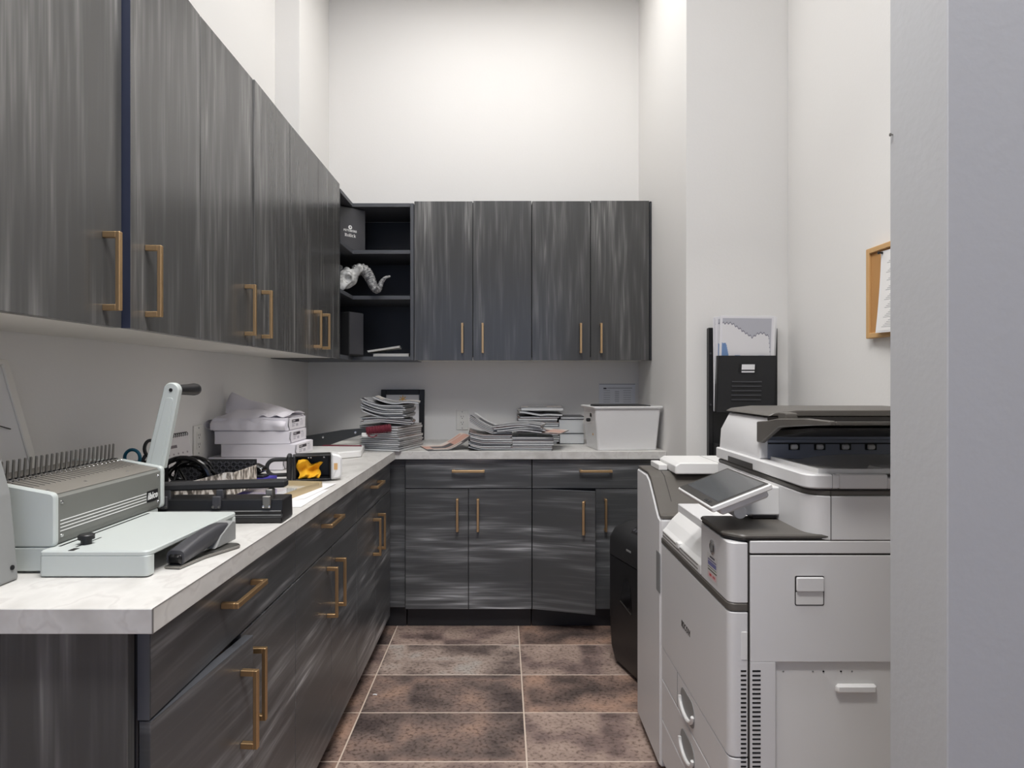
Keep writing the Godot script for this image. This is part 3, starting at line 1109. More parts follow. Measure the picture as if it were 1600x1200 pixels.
func near_counter_things() -> void:
	# comb binding machine
	var t := thing("binding_machine", "grey comb binding machine with a raised lever and a row of metal tines", "binding machine", Vector3(-0.8, TOP, -1.3))
	var z0 := -1.128
	var z1 := -1.485
	var b := Buf.new()
	b.prism(rounded([Vector2(-1.0, 0.885), Vector2(-0.80, 0.885), Vector2(-0.80, 0.927), Vector2(-1.0, 0.927)], 0.004), z1, z0, Transform3D(), 0.002)
	for x in [-0.98, -0.83]:
		for z in [-1.16, -1.46]:
			b.mm(x - 0.012, x + 0.012, TOP, 0.886, z - 0.012, z + 0.012)
	part("base", b, M.grey_shell, t)
	b = Buf.new()
	b.prism(PackedVector2Array([Vector2(-0.995, 0.9285), Vector2(-0.799, 0.9285), Vector2(-0.7945, 0.94), Vector2(-0.7945, 1.012), Vector2(-0.80, 1.017), Vector2(-0.885, 1.034), Vector2(-0.995, 1.034)]), z1 + 0.001, z0 - 0.012)
	part("front_cover", b, M.grey_panel, t)
	b = Buf.new()
	b.prism(PackedVector2Array([Vector2(-0.8005, 1.0182), Vector2(-0.8025, 1.0196), Vector2(-0.885, 1.0364), Vector2(-0.994, 1.0364), Vector2(-0.994, 1.0342), Vector2(-0.885, 1.0342)]), z1 + 0.002, z0 - 0.013)
	part("top_cover", b, M.grey_top, t)
	for k in 2:
		b = Buf.new()
		var za := [z0 - 0.012, z1 - 0.011]
		b.prism(rounded([Vector2(-1.0, 0.9275), Vector2(-0.79, 0.9275), Vector2(-0.79, 1.022), Vector2(-0.885, 1.0395), Vector2(-1.0, 1.0395)], [0.004, 0.01, 0.012, 0.03, 0.004]), za[k], za[k] + 0.0125, Transform3D(), 0.003)
		part("end_cap", b, M.grey_shell, t)
	# white lines and the maker's plate
	for k in 4:
		b = Buf.new()
		b.mm(-0.7946, -0.7938, 0.9505 + k * 0.0062, 0.9521 + k * 0.0062, -1.425, -1.148, 0.0)
		part("stripe", b, M.white_print, t)
	b = Buf.new()
	b.mm(-0.7946, -0.7936, 0.949, 0.974, -1.472, -1.428, 0.0)
	part("name_plate", b, M.black, t)
	lettering("ibico", 0.0135, t, Vector3(-0.7933, 0.9615, -1.45), Basis(Vector3.UP, PI / 2) * Basis(Vector3(1, 0, 0), Vector3(0.22, 1, 0), Vector3(0, 0, 1)), M.white_print, "Droid Sans", true, 0.95)
	for q in [[-1.152, 1.003], [-1.152, 0.943], [-1.474, 1.003], [-1.474, 0.944]]:
		b = Buf.new()
		b.lathe([Vector2(0.0001, 0), Vector2(0.0036, 0), Vector2(0.003, 0.0016), Vector2(0.0001, 0.002)], 10, Transform3D(Basis(Vector3.BACK, -PI / 2), Vector3(-0.7946, q[1], q[0])))
		part("screw", b, M.chrome, t)
	for z in [-1.155, -1.26, -1.4]:
		b = Buf.new()
		b.lathe([Vector2(0.0001, 0), Vector2(0.0034, 0), Vector2(0.003, 0.0014), Vector2(0.0001, 0.002)], 10, Transform3D(Basis(), Vector3(-0.822, 1.0228, z)))
		part("screw", b, M.chrome, t)
	# tines, hooks and slots
	for k in 25:
		var z := -1.132 - 0.0143 * k
		b = Buf.new()
		b.prism(PackedVector2Array([Vector2(-0.9025, 1.03), Vector2(-0.8985, 1.03), Vector2(-0.8965, 1.075), Vector2(-0.898, 1.077), Vector2(-0.8995, 1.0765)]), z - 0.0022, z + 0.0022, Transform3D(), 0.0006)
		part("tine", b, M.steel, t)
		b = Buf.new()
		b.tube([Vector3(-0.9, 1.0372, z - 0.002), Vector3(-0.888, 1.0415, z - 0.004), Vector3(-0.882, 1.0378, z - 0.005)], 0.0011, 5)
		part("hook", b, M.chrome, t)
		b = Buf.new()
		b.mm(-0.885, -0.845, 1.0365, 1.037, z - 0.007, z - 0.006, 0.0)
		b.xf(Transform3D(Basis(Vector3.BACK, -0.2), Vector3(-0.885, 1.0365, 0)) * Transform3D(Basis(), Vector3(0.885, -1.0365, 0)))
		part("slot", b, M.charcoal, t)
		b = Buf.new()
		b.mm(-0.908, -0.894, 1.0365, 1.0425, z - 0.0105, z - 0.0045, 0.001)
		part("comb_block", b, M.black, t)
	# lever with its grip
	b = Buf.new()
	var lev := PackedVector2Array()
	for q in 13:
		var a := PI * q / 12 - 0.1
		lev.append(Vector2(-0.7785 + 0.0185 * cos(a), 1.199 + 0.0185 * sin(a)))
	lev.append(Vector2(-0.842, 1.016))
	lev.append(Vector2(-0.796, 1.016))
	b.prism(lev, -1.518, -1.5, Transform3D(), 0.0025)
	part("lever", b, M.grey_shell, t)
	b = Buf.new()
	b.prism(rounded([Vector2(-0.828, 1.02), Vector2(-0.803, 1.02), Vector2(-0.772, 1.182), Vector2(-0.789, 1.182)], 0.007), -1.5002, -1.4982, Transform3D(), 0.0006)
	part("lever_inset", b, M.grey_shell, t)
	b = Buf.new()
	b.lathe([Vector2(0.0001, 0), Vector2(0.0042, 0), Vector2(0.0042, 0.0012), Vector2(0.0001, 0.0012)], 12, Transform3D(Basis(Vector3.RIGHT, PI / 2), Vector3(-0.7785, 1.2, -1.4998)))
	part("pivot_screw", b, M.black, t)
	b = Buf.new()
	b.lathe([Vector2(0.0001, 0), Vector2(0.0115, 0.0), Vector2(0.0118, 0.02), Vector2(0.0135, 0.06), Vector2(0.0155, 0.092), Vector2(0.0145, 0.104), Vector2(0.0085, 0.112), Vector2(0.0001, 0.113)], 20, Transform3D(Basis(Vector3.RIGHT, -PI / 2), Vector3(-0.7785, 1.2, -1.518)))
	part("lever_grip", b, M.black, t)
	# paper table in front
	b = Buf.new()
	b.prism(rounded([Vector2(-0.80, -1.104), Vector2(-0.612, -1.104), Vector2(-0.60, -1.438), Vector2(-0.80, -1.438)], [0.006, 0.014, 0.006, 0.003]), 0.9175, 0.9275, PLAN, 0.0025)
	part("paper_table", b, M.grey_shell, t)
	b = Buf.new()
	b.prism(rounded([Vector2(-0.80, -1.104), Vector2(-0.612, -1.104), Vector2(-0.612, -1.124), Vector2(-0.80, -1.124)], [0.006, 0.014, 0.002, 0.002]), 0.883, 0.9195, PLAN, 0.002)
	b.mm(-0.64, -0.60, TOP, 0.918, -1.437, -1.424)
	b.mm(-0.801, -0.79, 0.884, 0.918, -1.437, -1.106)
	for x in [-0.77, -0.65]:
		b.mm(x - 0.012, x + 0.012, TOP, 0.884, -1.122, -1.108)
	part("table_skirt", b, M.grey_shell, t)
	b = Buf.new()
	b.mm(-0.72, -0.705, 0.886, 0.9175, -1.424, -1.124)
	part("inner_rib", b, M.charcoal, t)
	b = Buf.new()
	b.mm(-0.7885, -0.7835, 0.9274, 0.9279, -1.42, -1.135, 0.0)
	part("guide_slot", b, M.black, t)
	b = Buf.new()
	b.mm(-0.755, -0.752, 0.9274, 0.9279, -1.2, -1.13, 0.0)
	b.mm(-0.752, -0.742, 0.9274, 0.9279, -1.122, -1.106, 0.0)
	part("guide_slot", b, M.black, t)
	b = Buf.new()
	b.lathe([Vector2(0.0001, 0), Vector2(0.009, 0.0), Vector2(0.009, 0.008), Vector2(0.0135, 0.009), Vector2(0.0135, 0.016), Vector2(0.0115, 0.018), Vector2(0.0001, 0.018)], 18, Transform3D(Basis(), Vector3(-0.75, 0.9276, -1.152)))
	part("edge_guide_knob", b, M.black, t)

	# stapler
	t = thing("stapler", "dark grey stapler half tucked under the paper table near the worktop edge", "stapler", Vector3(-0.594, TOP, -1.165), "", false)
	t.rotation.y = deg_to_rad(-6)
	b = Buf.new()
	var foot := PackedVector2Array()
	foot.append(Vector2(-0.016, 0.012)); foot.append(Vector2(0.014, 0.012)); foot.append(Vector2(0.02, -0.06))
	for q in 9:
		var a := -0.2 - (PI - 0.4) * q / 8.0
		foot.append(Vector2(0.024 + 0.021 * cos(a), -0.135 + 0.024 * sin(a)))
	foot.append(Vector2(-0.008, -0.05))
	b.prism(foot, 0.0, 0.006, PLAN, 0.0015)
	part("base_plate", b, M.steel, t)
	b = Buf.new()
	var rings := []
	for k in 9:
		var u := k / 8.0
		var z := 0.004 - 0.165 * u
		var w := 0.0175 * (1.0 - 0.18 * u)
		var y := 0.017 + 0.022 * u
		var h := 0.021 + 0.006 * sin(PI * u) - 0.01 * maxf(0.0, u - 0.8) * 5.0
		var ring := []
		for q in 14:
			var a := TAU * q / 14
			var cx := signf(cos(a)) * pow(absf(cos(a)), 0.55)
			var cy := signf(sin(a)) * pow(absf(sin(a)), 0.6)
			ring.append(Vector3(cx * w, y + cy * h * (0.55 if cy < 0 else 0.72), z))
		rings.append(ring)
	b.loft(rings)
	part("arm", b, M.charcoal, t, 50.0)
	b = Buf.new()
	b.box(Vector3(0, 0.016, 0.003), Vector3(0.026, 0.018, 0.012), 0.004)
	part("nose", b, M.black_gloss, t)
	b = Buf.new()
	b.prism(PackedVector2Array([Vector2(-0.10, 0.008), Vector2(-0.178, 0.008), Vector2(-0.178, 0.046), Vector2(-0.165, 0.05), Vector2(-0.12, 0.03)]), -0.0165, 0.0165, SIDE, 0.002)
	part("rear_housing", b, M.device_grey, t)

	# upright grey device at the near end
	t = thing("laminator", "upright grey metal device with one black screw at the near end of the worktop", "office machine", Vector3(-0.93, TOP, -1.04))
	b = Buf.new()
	b.prism(rounded([Vector2(-1.05, TOP), Vector2(-0.829, TOP), Vector2(-0.843, 1.03), Vector2(-0.864, 1.105), Vector2(-1.05, 1.115)], [0.003, 0.006, 0.05, 0.03, 0.01]), -1.098, -0.995, Transform3D(Basis(Vector3(1, 0, 0), Vector3(0, 1, 0), Vector3(0, 0, 1)), Vector3.ZERO), 0.004)
	part("housing", b, M.device_grey, t)
	b = Buf.new()
	b.lathe([Vector2(0.0001, 0), Vector2(0.0042, 0), Vector2(0.004, 0.002), Vector2(0.0001, 0.0022)], 12, Transform3D(Basis(Vector3.BACK, -PI / 2 + 0.08), Vector3(-0.8313, 0.905, -1.083)))
	part("screw", b, M.black, t)

	# board leaning on the left wall
	t = thing("leaning_board", "white board with a cream edge leaning on the left wall behind the binder", "board", Vector3(-1.06, TOP, -1.3))
	b = Buf.new()
	var lean := Transform3D(Basis(Vector3.BACK, 0.28), Vector3(-1.012, TOP + 0.0035, 0))
	b.box(Vector3(-0.004, 0.2, -1.28), Vector3(0.006, 0.4, 0.3), 0.001, lean)
	part("panel", b, M.white_plastic, t)
	b = Buf.new()
	for z in [-1.437, -1.123]:
		b.box(Vector3(-0.003, 0.2, z), Vector3(0.013, 0.4, 0.022), 0.002, lean)
	b.box(Vector3(-0.003, 0.393, -1.28), Vector3(0.013, 0.014, 0.3), 0.002, lean)
	b.box(Vector3(-0.003, 0.0075, -1.28), Vector3(0.013, 0.014, 0.3), 0.002, lean)
	part("frame", b, M.melamine, t)
	b = Buf.new()
	b.tube([lean * Vector3(0.001, 0.24, -1.4), lean * Vector3(0.006, 0.25, -1.36), lean * Vector3(0.002, 0.27, -1.31), lean * Vector3(0.004, 0.32, -1.29)], 0.0012, 6)
	part("cord", b, M.black, t)

	# low black organiser with scissors standing in it
	t = thing("desk_organiser", "low black desk organiser behind the binding machine", "organiser", Vector3(-1.03, TOP, -1.72))
	b = Buf.new()
	b.mm(-1.1, -0.94, TOP, TOP + 0.006, -1.80, -1.64)
	for x in [-1.0985, -1.02, -0.9415]:
		b.mm(x - 0.0015, x + 0.0015, TOP + 0.006, 0.998, -1.80, -1.64, 0.0005)
	for z in [-1.7985, -1.6415]:
		b.mm(-1.1, -0.94, TOP + 0.006, 0.998, z - 0.0015, z + 0.0015, 0.0005)
	part("box", b, M.black, t)
	b = Buf.new()
	b.lathe([Vector2(0.0001, 0), Vector2(0.005, 0), Vector2(0.005, 0.008), Vector2(0.0085, 0.009), Vector2(0.0085, 0.017), Vector2(0.0001, 0.019)], 12, Transform3D(Basis(), Vector3(-1.03, 0.998, -1.69)))
	part("knob", b, M.black_soft, t)
	t = thing("scissors", "scissors with dark and teal looped handles standing in the black organiser", "scissors", Vector3(-0.985, 0.889, -1.715), "", false)
	b = Buf.new()
	b.prism(PackedVector2Array([Vector2(-0.006, 0.085), Vector2(0.004, 0.085), Vector2(0.001, 0.001), Vector2(-0.001, 0.001)]), -0.0015, 0.0, Transform3D(), 0.0003)
	b.prism(PackedVector2Array([Vector2(-0.003, 0.085), Vector2(0.008, 0.085), Vector2(0.003, 0.002), Vector2(0.001, 0.002)]), 0.0002, 0.0017, Transform3D(), 0.0003)
	part("blades", b, M.chrome, t)
	for s in 2:
		b = Buf.new()
		var path := []
		for q in 24:
			var a := TAU * q / 24
			var c := Vector3(-0.006, 0.127, 0.004) if s == 0 else Vector3(0.03, 0.15, -0.016)
			var e := Vector3(cos(a) * (0.0205 if s == 0 else 0.014), sin(a) * 0.0215, 0)
			path.append(c + e.rotated(Vector3.UP, 0.0 if s == 0 else 0.9))
		b.tube(path, 0.0045, 8, Transform3D(), true)
		b.tube([Vector3(0.006 - 0.004 * s, 0.082, 0.0), Vector3(0.008, 0.1, 0.002), Vector3(0.01 + 0.012 * s, 0.118 + 0.015 * s, 0.003 - 0.014 * s)], 0.005, 8)
		part("handle", b, M.black if s else M.teal, t)

# ---------------------------------------------------------------- middle of the left worktop
func mid_counter_things() -> void:
	var b: Buf
	# three-hole punch
	var t := thing("hole_punch", "long black three-hole punch with a raised bar lying across the worktop", "hole punch", Vector3(-0.684, TOP, -1.565), "", false)
	t.rotation.y = deg_to_rad(2.0)
	b = Buf.new()
	b.prism(rounded([Vector2(-0.045, 0.001), Vector2(0.042, 0.001), Vector2(0.046, 0.014), Vector2(0.036, 0.02), Vector2(0.038, 0.026), Vector2(0.034, 0.056), Vector2(-0.04, 0.056)], 0.004), -0.165, 0.155, SIDE, 0.002)
	part("base", b, M.black, t)
	for y in [0.0185, 0.0285]:
		b = Buf.new()
		b.box(Vector3(-0.005, y, 0.0385), Vector3(0.312, 0.002, 0.0018), 0.0004)
		part("trim_line", b, M.device_grey, t)
	b = Buf.new()
	b.prism(rounded([Vector2(-0.19, -0.022), Vector2(0.11, -0.022), Vector2(0.155, -0.012), Vector2(0.155, 0.02), Vector2(-0.19, 0.024)], 0.006), 0.077, 0.095, Transform3D(Basis(Vector3(1, 0.026, 0), Vector3(0, 0, 1), Vector3(0, 1, 0)), Vector3.ZERO), 0.004)
	part("press_bar", b, M.black_soft, t)
	for x in [-0.125, 0.0, 0.118]:
		b = Buf.new()
		b.box(Vector3(x, 0.065, 0.012), Vector3(0.017, 0.026, 0.022), 0.002)
		b.box(Vector3(x, 0.05, 0.0395), Vector3(0.02, 0.03, 0.008), 0.002)
		part("punch_post", b, M.steel if x > 0.1 else M.charcoal, t)
		for s in [-1, 1]:
			b = Buf.new()
			b.lathe([Vector2(0.0001, 0), Vector2(0.0035, 0.0), Vector2(0.003, 0.002), Vector2(0.0001, 0.0025)], 10, Transform3D(Basis(Vector3.RIGHT, PI / 2), Vector3(x + s * 0.007, 0.04, 0.0434)))
			part("rivet", b, M.chrome if x > 0.1 else M.steel, t)
	# papers under the gold frame
	for k in 3:
		t = thing("paper_sheet", ["white sheet lying next to the worktop edge beside the hole punch", "topmost white sheet partly under the gold picture frame", "lowest white sheet between the gold frame and the yellow-lined case"][k], "paper", Vector3([-0.652, -0.70, -0.668][k], TOP + 0.0006 + 0.0006 * k, [-1.86, -1.95, -1.98][k]), "loose white sheets under the gold frame", false)
		t.rotation.y = deg_to_rad([0.0, 5.0, -4.0][k])
		b = Buf.new()
		b.box(Vector3.ZERO, Vector3(0.216, 0.0004, 0.279), 0.0)
		part("sheet", b, M.paper, t)
	# gold picture frame lying flat
	t = thing("picture_frame", "gold picture frame lying flat behind the hole punch", "picture frame", Vector3(-0.775, TOP + 0.0025, -1.925), "", false)
	t.rotation.y = deg_to_rad(-9)
	for s in [[0, 1], [0, -1], [1, 1], [1, -1]]:
		b = Buf.new()
		var l: float = 0.36 if s[0] == 0 else 0.24
		var bar := PackedVector2Array([Vector2(-0.011, 0.0), Vector2(0.011, 0.0), Vector2(0.011, 0.017), Vector2(0.005, 0.019), Vector2(-0.009, 0.008), Vector2(-0.011, 0.006)])
		if s[0] == 0:
			b.prism(bar, -l / 2, l / 2, Transform3D(Basis(Vector3(0, 0, s[1]), Vector3(0, 1, 0), Vector3(1, 0, 0)), Vector3(0, 0, s[1] * 0.131)), 0.0008)
		else:
			b.prism(bar, -l / 2, l / 2, Transform3D(Basis(Vector3(s[1], 0, 0), Vector3(0, 1, 0), Vector3(0, 0, 1)), Vector3(s[1] * 0.169, 0, 0)), 0.0008)
		part("frame_rail", b, M.gold, t)
	b = Buf.new()
	b.box(Vector3(0, 0.003, 0), Vector3(0.318, 0.003, 0.242), 0.0)
	part("mat_board", b, M.mat_board, t)
	b = Buf.new()
	b.box(Vector3(0, 0.005, 0), Vector3(0.2, 0.001, 0.14), 0.0)
	part("print", b, M.art_print, t)
	b = Buf.new()
	b.box(Vector3(0, 0.0066, 0), Vector3(0.318, 0.0014, 0.242), 0.0)
	part("glazing", b, M.window_glass, t)
	# sloping magazine file with its mesh wall; stands on the frame's left part
	t = thing("magazine_file", "low magazine file with bark-patterned sloping side and black woven inside", "magazine file", Vector3(-0.868, 0.906, -1.845))
	var zf := -1.765
	var zb := -1.93
	b = Buf.new()
	b.prism(PackedVector2Array([Vector2(-0.985, 0.906), Vector2(-0.742, 0.906), Vector2(-0.742, 0.969), Vector2(-0.766, 0.969), Vector2(-0.985, 0.912)]), zf - 0.003, zf)
	part("side_panel", b, M.bark, t)
	b = Buf.new()
	b.mm(-0.985, -0.742, 0.906, 0.986, zb, zb + 0.003, 0.0008)
	part("back_panel", b, M.black_soft, t)
	b = Buf.new()
	b.mm(-0.745, -0.742, 0.9062, 0.9688, zb + 0.0031, zf - 0.0031, 0.0005)
	part("end_panel", b, M.bark, t)
	b = Buf.new()
	b.mm(-0.984, -0.7455, 0.9062, 0.9092, zb + 0.0031, zf - 0.0031, 0.0005)
	part("bottom", b, M.black_soft, t)
	b = Buf.new()
	for i in 22:
		for j in 7:
			var c := Vector3(-0.975 + i * 0.0106, 0.916 + j * 0.0098, zb + 0.0045)
			b.box(c, Vector3(0.0105, 0.0042, 0.0016), 0.0, Transform3D(Basis(Vector3.BACK, 0.75 if (i + j) % 2 else -0.75), c) * Transform3D(Basis(), -c))
	var wv := part("woven_lining", b, M.charcoal, t)
	wv.set_meta("kind", "stuff")
	# coil of black cable heaped in the file
	t = thing("cable_coil", "coil of thick black cable with a plug heaped between binder and magazine file", "cable", Vector3(-0.90, 0.915, -1.82))
	var r := RandomNumberGenerator.new()
	r.seed = 4
	b = Buf.new()
	var path := []
	for k in 150:
		var a := TAU * k / 26.0
		var u := k / 150.0
		path.append(Vector3(-0.892 + (0.052 + 0.016 * sin(k * 0.31)) * cos(a) * 0.95, 0.957 + 0.034 * sin(a) + 0.01 * sin(k * 0.2), -1.822 - 0.028 + 0.056 * u + 0.006 * sin(k * 0.7)))
	b.tube(path, 0.0046, 7)
	part("cable", b, M.black_gloss, t)
	b = Buf.new()
	path = []
	for k in 17:
		var a := PI * (1.02 - 1.12 * k / 16.0)
		path.append(Vector3(-0.893 + 0.073 * cos(a), 0.944 + 0.062 * sin(a), -1.787))
	b.tube(path, 0.0075, 8)
	part("cable_loop", b, M.black_gloss, t)
	b = Buf.new()
	b.box(Vector3(-0.90, 0.929, -1.797), Vector3(0.07, 0.026, 0.024), 0.005, Transform3D())
	part("adapter", b, M.black, t)
	b = Buf.new()
	b.prism(PackedVector2Array([Vector2(-0.853, 0.911), Vector2(-0.827, 0.911), Vector2(-0.833, 0.943), Vector2(-0.84, 0.945)]), -1.782, -1.774, Transform3D(), 0.002)
	part("plug", b, M.charcoal, t)
	# blue pad and the black heavy stapler on it
	t = thing("note_pad", "blue pad under the black heavy stapler", "notepad", Vector3(-0.775, 0.9035, -2.01), "", false)
	t.rotation.y = -0.15
	b = Buf.new()
	b.box(Vector3(0, 0.008, 0), Vector3(0.1, 0.016, 0.075), 0.001)
	part("pad", b, M.blue, t)
	b = Buf.new()
	b.box(Vector3(0, 0.0164, 0), Vector3(0.1, 0.0008, 0.075), 0.0)
	part("cover", b, M.blue, t)
	t = thing("heavy_stapler", "black heavy stapler with chrome lines behind the magazine file", "stapler", Vector3(-0.815, 0.9205, -2.01), "", false)
	t.rotation.y = -0.12
	b = Buf.new()
	b.prism(rounded([Vector2(-0.09, 0.0), Vector2(0.075, 0.0), Vector2(0.075, 0.009), Vector2(-0.09, 0.009)], 0.004), -0.02, 0.02, Transform3D(), 0.002)
	part("base", b, M.black_soft, t)
	b = Buf.new()
	b.prism(rounded([Vector2(-0.09, 0.0115), Vector2(0.055, 0.0115), Vector2(0.07, 0.018), Vector2(0.072, 0.03), Vector2(0.045, 0.042), Vector2(-0.02, 0.0475), Vector2(-0.09, 0.048)], [0.003, 0.006, 0.01, 0.012, 0.03, 0.03, 0.004]), -0.017, 0.017, Transform3D(), 0.004)
	part("arm", b, M.black_gloss, t)
	b = Buf.new()
	b.box(Vector3(-0.02, 0.024, 0.0175), Vector3(0.07, 0.003, 0.0018), 0.0005)
	part("chrome_line", b, M.chrome, t)
	for x in [0.03, 0.063]:
		b = Buf.new()
		b.lathe([Vector2(0.0001, 0), Vector2(0.006, 0), Vector2(0.005, 0.002), Vector2(0.003, 0.0015), Vector2(0.0001, 0.0015)], 14, Transform3D(Basis(Vector3.RIGHT, PI / 2), Vector3(x, 0.024, 0.0168)))
		part("pivot", b, M.chrome, t)

	# clear-ended case with a looped handle and something yellow in it
	t = thing("clear_case", "black-framed clear case with a looped handle and yellow lining, lying on its side", "case", Vector3(-0.648, TOP + 0.004, -2.2), "", false)
	t.rotation.y = deg_to_rad(17)
	b = Buf.new()
	b.box(Vector3(-0.082, 0.043, 0), Vector3(0.016, 0.086, 0.086), 0.004)
	b.box(Vector3(-0.066, 0.043, 0), Vector3(0.012, 0.08, 0.08), 0.003)
	part("cap", b, M.black, t)
	b = Buf.new()
	b.box(Vector3(-0.005, 0.083, 0), Vector3(0.116, 0.005, 0.08), 0.0015)
	b.box(Vector3(-0.005, 0.0025, 0), Vector3(0.116, 0.005, 0.08), 0.0015)
	b.box(Vector3(-0.005, 0.043, -0.038), Vector3(0.116, 0.076, 0.003), 0.001)
	part("frame", b, M.black, t)
	b = Buf.new()
	b.mm(0.05, 0.0535, 0.0, 0.0855, -0.041, 0.041, 0.001)
	part("end_plate", b, M.black_soft, t)
	b = Buf.new()
	b.prism(rounded([Vector2(0.054, 0.0), Vector2(0.09, 0.004), Vector2(0.09, 0.082), Vector2(0.054, 0.09)], [0.004, 0.02, 0.02, 0.006]), -0.041, 0.041, Transform3D(), 0.006)
	part("clear_end", b, M.white_plastic, t)
	b = Buf.new()
	b.box(Vector3(0.069, 0.045, 0.0413), Vector3(0.012, 0.022, 0.001), 0.0)
	part("label_patch", b, M.pine, t)
	b = Buf.new()
	path = []
	for k in 13:
		var a := PI / 2 + PI * k / 12
		path.append(Vector3(-0.127 + 0.024 * cos(a) * 1.1, 0.045 + 0.026 * sin(a), 0.01))
	path.push_front(Vector3(-0.09, 0.071, 0.01))
	path.append(Vector3(-0.09, 0.019, 0.01))
	b.tube(path, 0.0068, 9)
	part("handle", b, M.black_soft, t)
	b = Buf.new()
	b.sheet(14, 10, func(u: float, v: float): return Vector3(-0.054 + (0.066 + 0.012 * v) * u + 0.006 * sin(v * 7.0), 0.007 + (0.062 - 0.013 * smoothstep(0.35, 0.5, u)) * v + 0.004 * sin(u * 9.0) * v, 0.016 + 0.018 * sin(u * 4.0 + v * 2.0) * v + 0.013 * sin(v * 8.0 + 0.6) + 0.006 * sin(u * 13.0 - v * 9.0)), 0.003)
	part("yellow_lining", b, M.yellow, t)
	for x in [-0.02, -0.012, 0.03]:
		b = Buf.new()
		b.box(Vector3(x, 0.0775, 0.038), Vector3(0.005, 0.005, 0.003), 0.001)
		part("clip", b, M.chrome, t)

	# reams of paper
	var says := ["bottom ream of white copy paper, pushed to the wall under the pile", "second ream of copy paper from the bottom, set furthest to the right", "third ream of copy paper from the bottom, under the torn open one", "torn open ream of copy paper on top of the pile, wrapper peeled up"]
	for k in 4:
		var x: float = [-0.982, -0.932, -0.958, -0.962][k]
		t = thing("paper_ream", says[k], "paper ream", Vector3(x, TOP + 0.0495 * k + 0.0006, -2.545), "wrapped reams of copy paper", false)
		t.rotation.y = deg_to_rad([0.5, -1.0, 0.8, 0.0][k])
		b = Buf.new()
		b.sheet(18, 6, func(u: float, v: float): return Vector3(-0.1405 + 0.281 * u, 0.001 + 0.0475 * v, 0.1085 + 0.0007 * sin(u * 9.0 + v * 5.0 + k) + 0.0006 * sin(u * 23.0 - v * 4.0)), 0.002)
		b.box(Vector3(0, 0.0245, -0.001), Vector3(0.281, 0.049, 0.217), 0.003)
		part("wrapper", b, M.wrap, t)
		b = Buf.new()
		b.prism(PackedVector2Array([Vector2(-0.108, 0.002), Vector2(0.106, 0.002), Vector2(0.085, 0.0475), Vector2(-0.108, 0.0475)]), 0.1408, 0.1428, Transform3D(Basis(Vector3(0, 0, 1), Vector3(0, 1, 0), Vector3(1, 0, 0)), Vector3.ZERO), 0.0005)
		part("end_flap", b, M.wrap, t)
		b = Buf.new()
		b.face_uv(Vector3(0.1431, 0.004, 0.078), Vector3(0.1431, 0.004, -0.1), Vector3(0.1431, 0.046, -0.1), Vector3(0.1431, 0.046, 0.078))
		part("end_label", b, M.ream_print, t)
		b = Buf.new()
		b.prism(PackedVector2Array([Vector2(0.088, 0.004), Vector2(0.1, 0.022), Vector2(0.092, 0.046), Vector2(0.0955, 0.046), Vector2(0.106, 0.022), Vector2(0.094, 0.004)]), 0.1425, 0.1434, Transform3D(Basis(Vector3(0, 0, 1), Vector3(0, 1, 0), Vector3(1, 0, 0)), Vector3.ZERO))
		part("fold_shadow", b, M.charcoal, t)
		if k == 3:
			# the peeled wrapper: a slack front fold, a rolled corner and the flap standing open
			b = Buf.new()
			b.sheet(26, 12, func(u: float, v: float):
				var x2 := -0.15 + 0.285 * u
				var hump := 0.028 * exp(-pow((u - 0.42) / 0.3, 2)) + 0.014 * exp(-pow((u - 0.8) / 0.12, 2))
				var y := 0.004 + v * (0.05 + hump) + 0.004 * sin(u * 17.0 + v * 4.0) * v
				var z := 0.112 + 0.016 * sin(v * 2.6) * (0.6 + 0.4 * sin(u * 8.0)) - 0.075 * v * v * v + 0.003 * sin(u * 29.0)
				return Vector3(x2, y, z), 0.0012)
			part("slack_wrapper", b, M.wrap, t, 60.0)
			b = Buf.new()
			b.sheet(26, 14, func(u: float, v: float):
				var x2 := -0.155 + 0.295 * u
				var rise := pow(1.0 - u, 0.9) * 0.084 * smoothstep(0.0, 0.14, u + 0.06)
				var arch := sin(v * PI * 0.5)
				var y := 0.051 + 0.01 * (1.0 - u) + rise * arch + 0.008 * sin(u * 10.0 + 1.0) * v * (1.0 - u) + 0.012 * exp(-pow((u - 0.55) / 0.2, 2)) * (1.0 - v)
				var z := lerpf(-0.03 - 0.055 * v, 0.055 - 0.155 * v, smoothstep(0.3, 0.8, u))
				return Vector3(x2 - 0.02 * v * (1.0 - u), y, z), 0.0012)
			part("open_flap", b, M.wrap, t, 60.0)
			b = Buf.new()
			var ps := []
			for q in 22:
				var a := 0.4 + q * 0.36
				ps.append(Vector2(-0.157 - (0.004 + 0.0008 * q) * cos(a), 0.022 + (0.004 + 0.0008 * q) * sin(a)))
			b.sheet(21, 4, func(u: float, v: float):
				var p: Vector2 = ps[int(round(u * 21))]
				return Vector3(p.x, p.y, -0.06 + 0.165 * v), 0.0009)
			part("rolled_corner", b, M.wrap, t, 60.0)
			b = Buf.new()
			b.sheet(20, 6, func(u: float, v: float): return Vector3(0.03 + 0.115 * u, 0.051 + 0.018 * sin(v * PI * 0.8 + 0.3) + 0.004 * sin(u * 14.0), 0.1 - 0.19 * v), 0.0012)
			part("end_fold", b, M.wrap, t, 60.0)

	# desk calendar on the left wall and the outlet beside it
	t = thing("desk_calendar", "small spiral-bound calendar page standing against the left wall", "calendar", Vector3(-1.1, TOP, -2.2))
	var lean := Transform3D(Basis(Vector3.BACK, 0.2) , Vector3(-1.105, TOP + 0.001, 0))
	b = Buf.new()
	b.mm(-0.001, 0.001, 0.0, 0.155, -2.305, -2.1, 0.0)
	b.xf(lean)
	part("pages", b, M.paper, t)
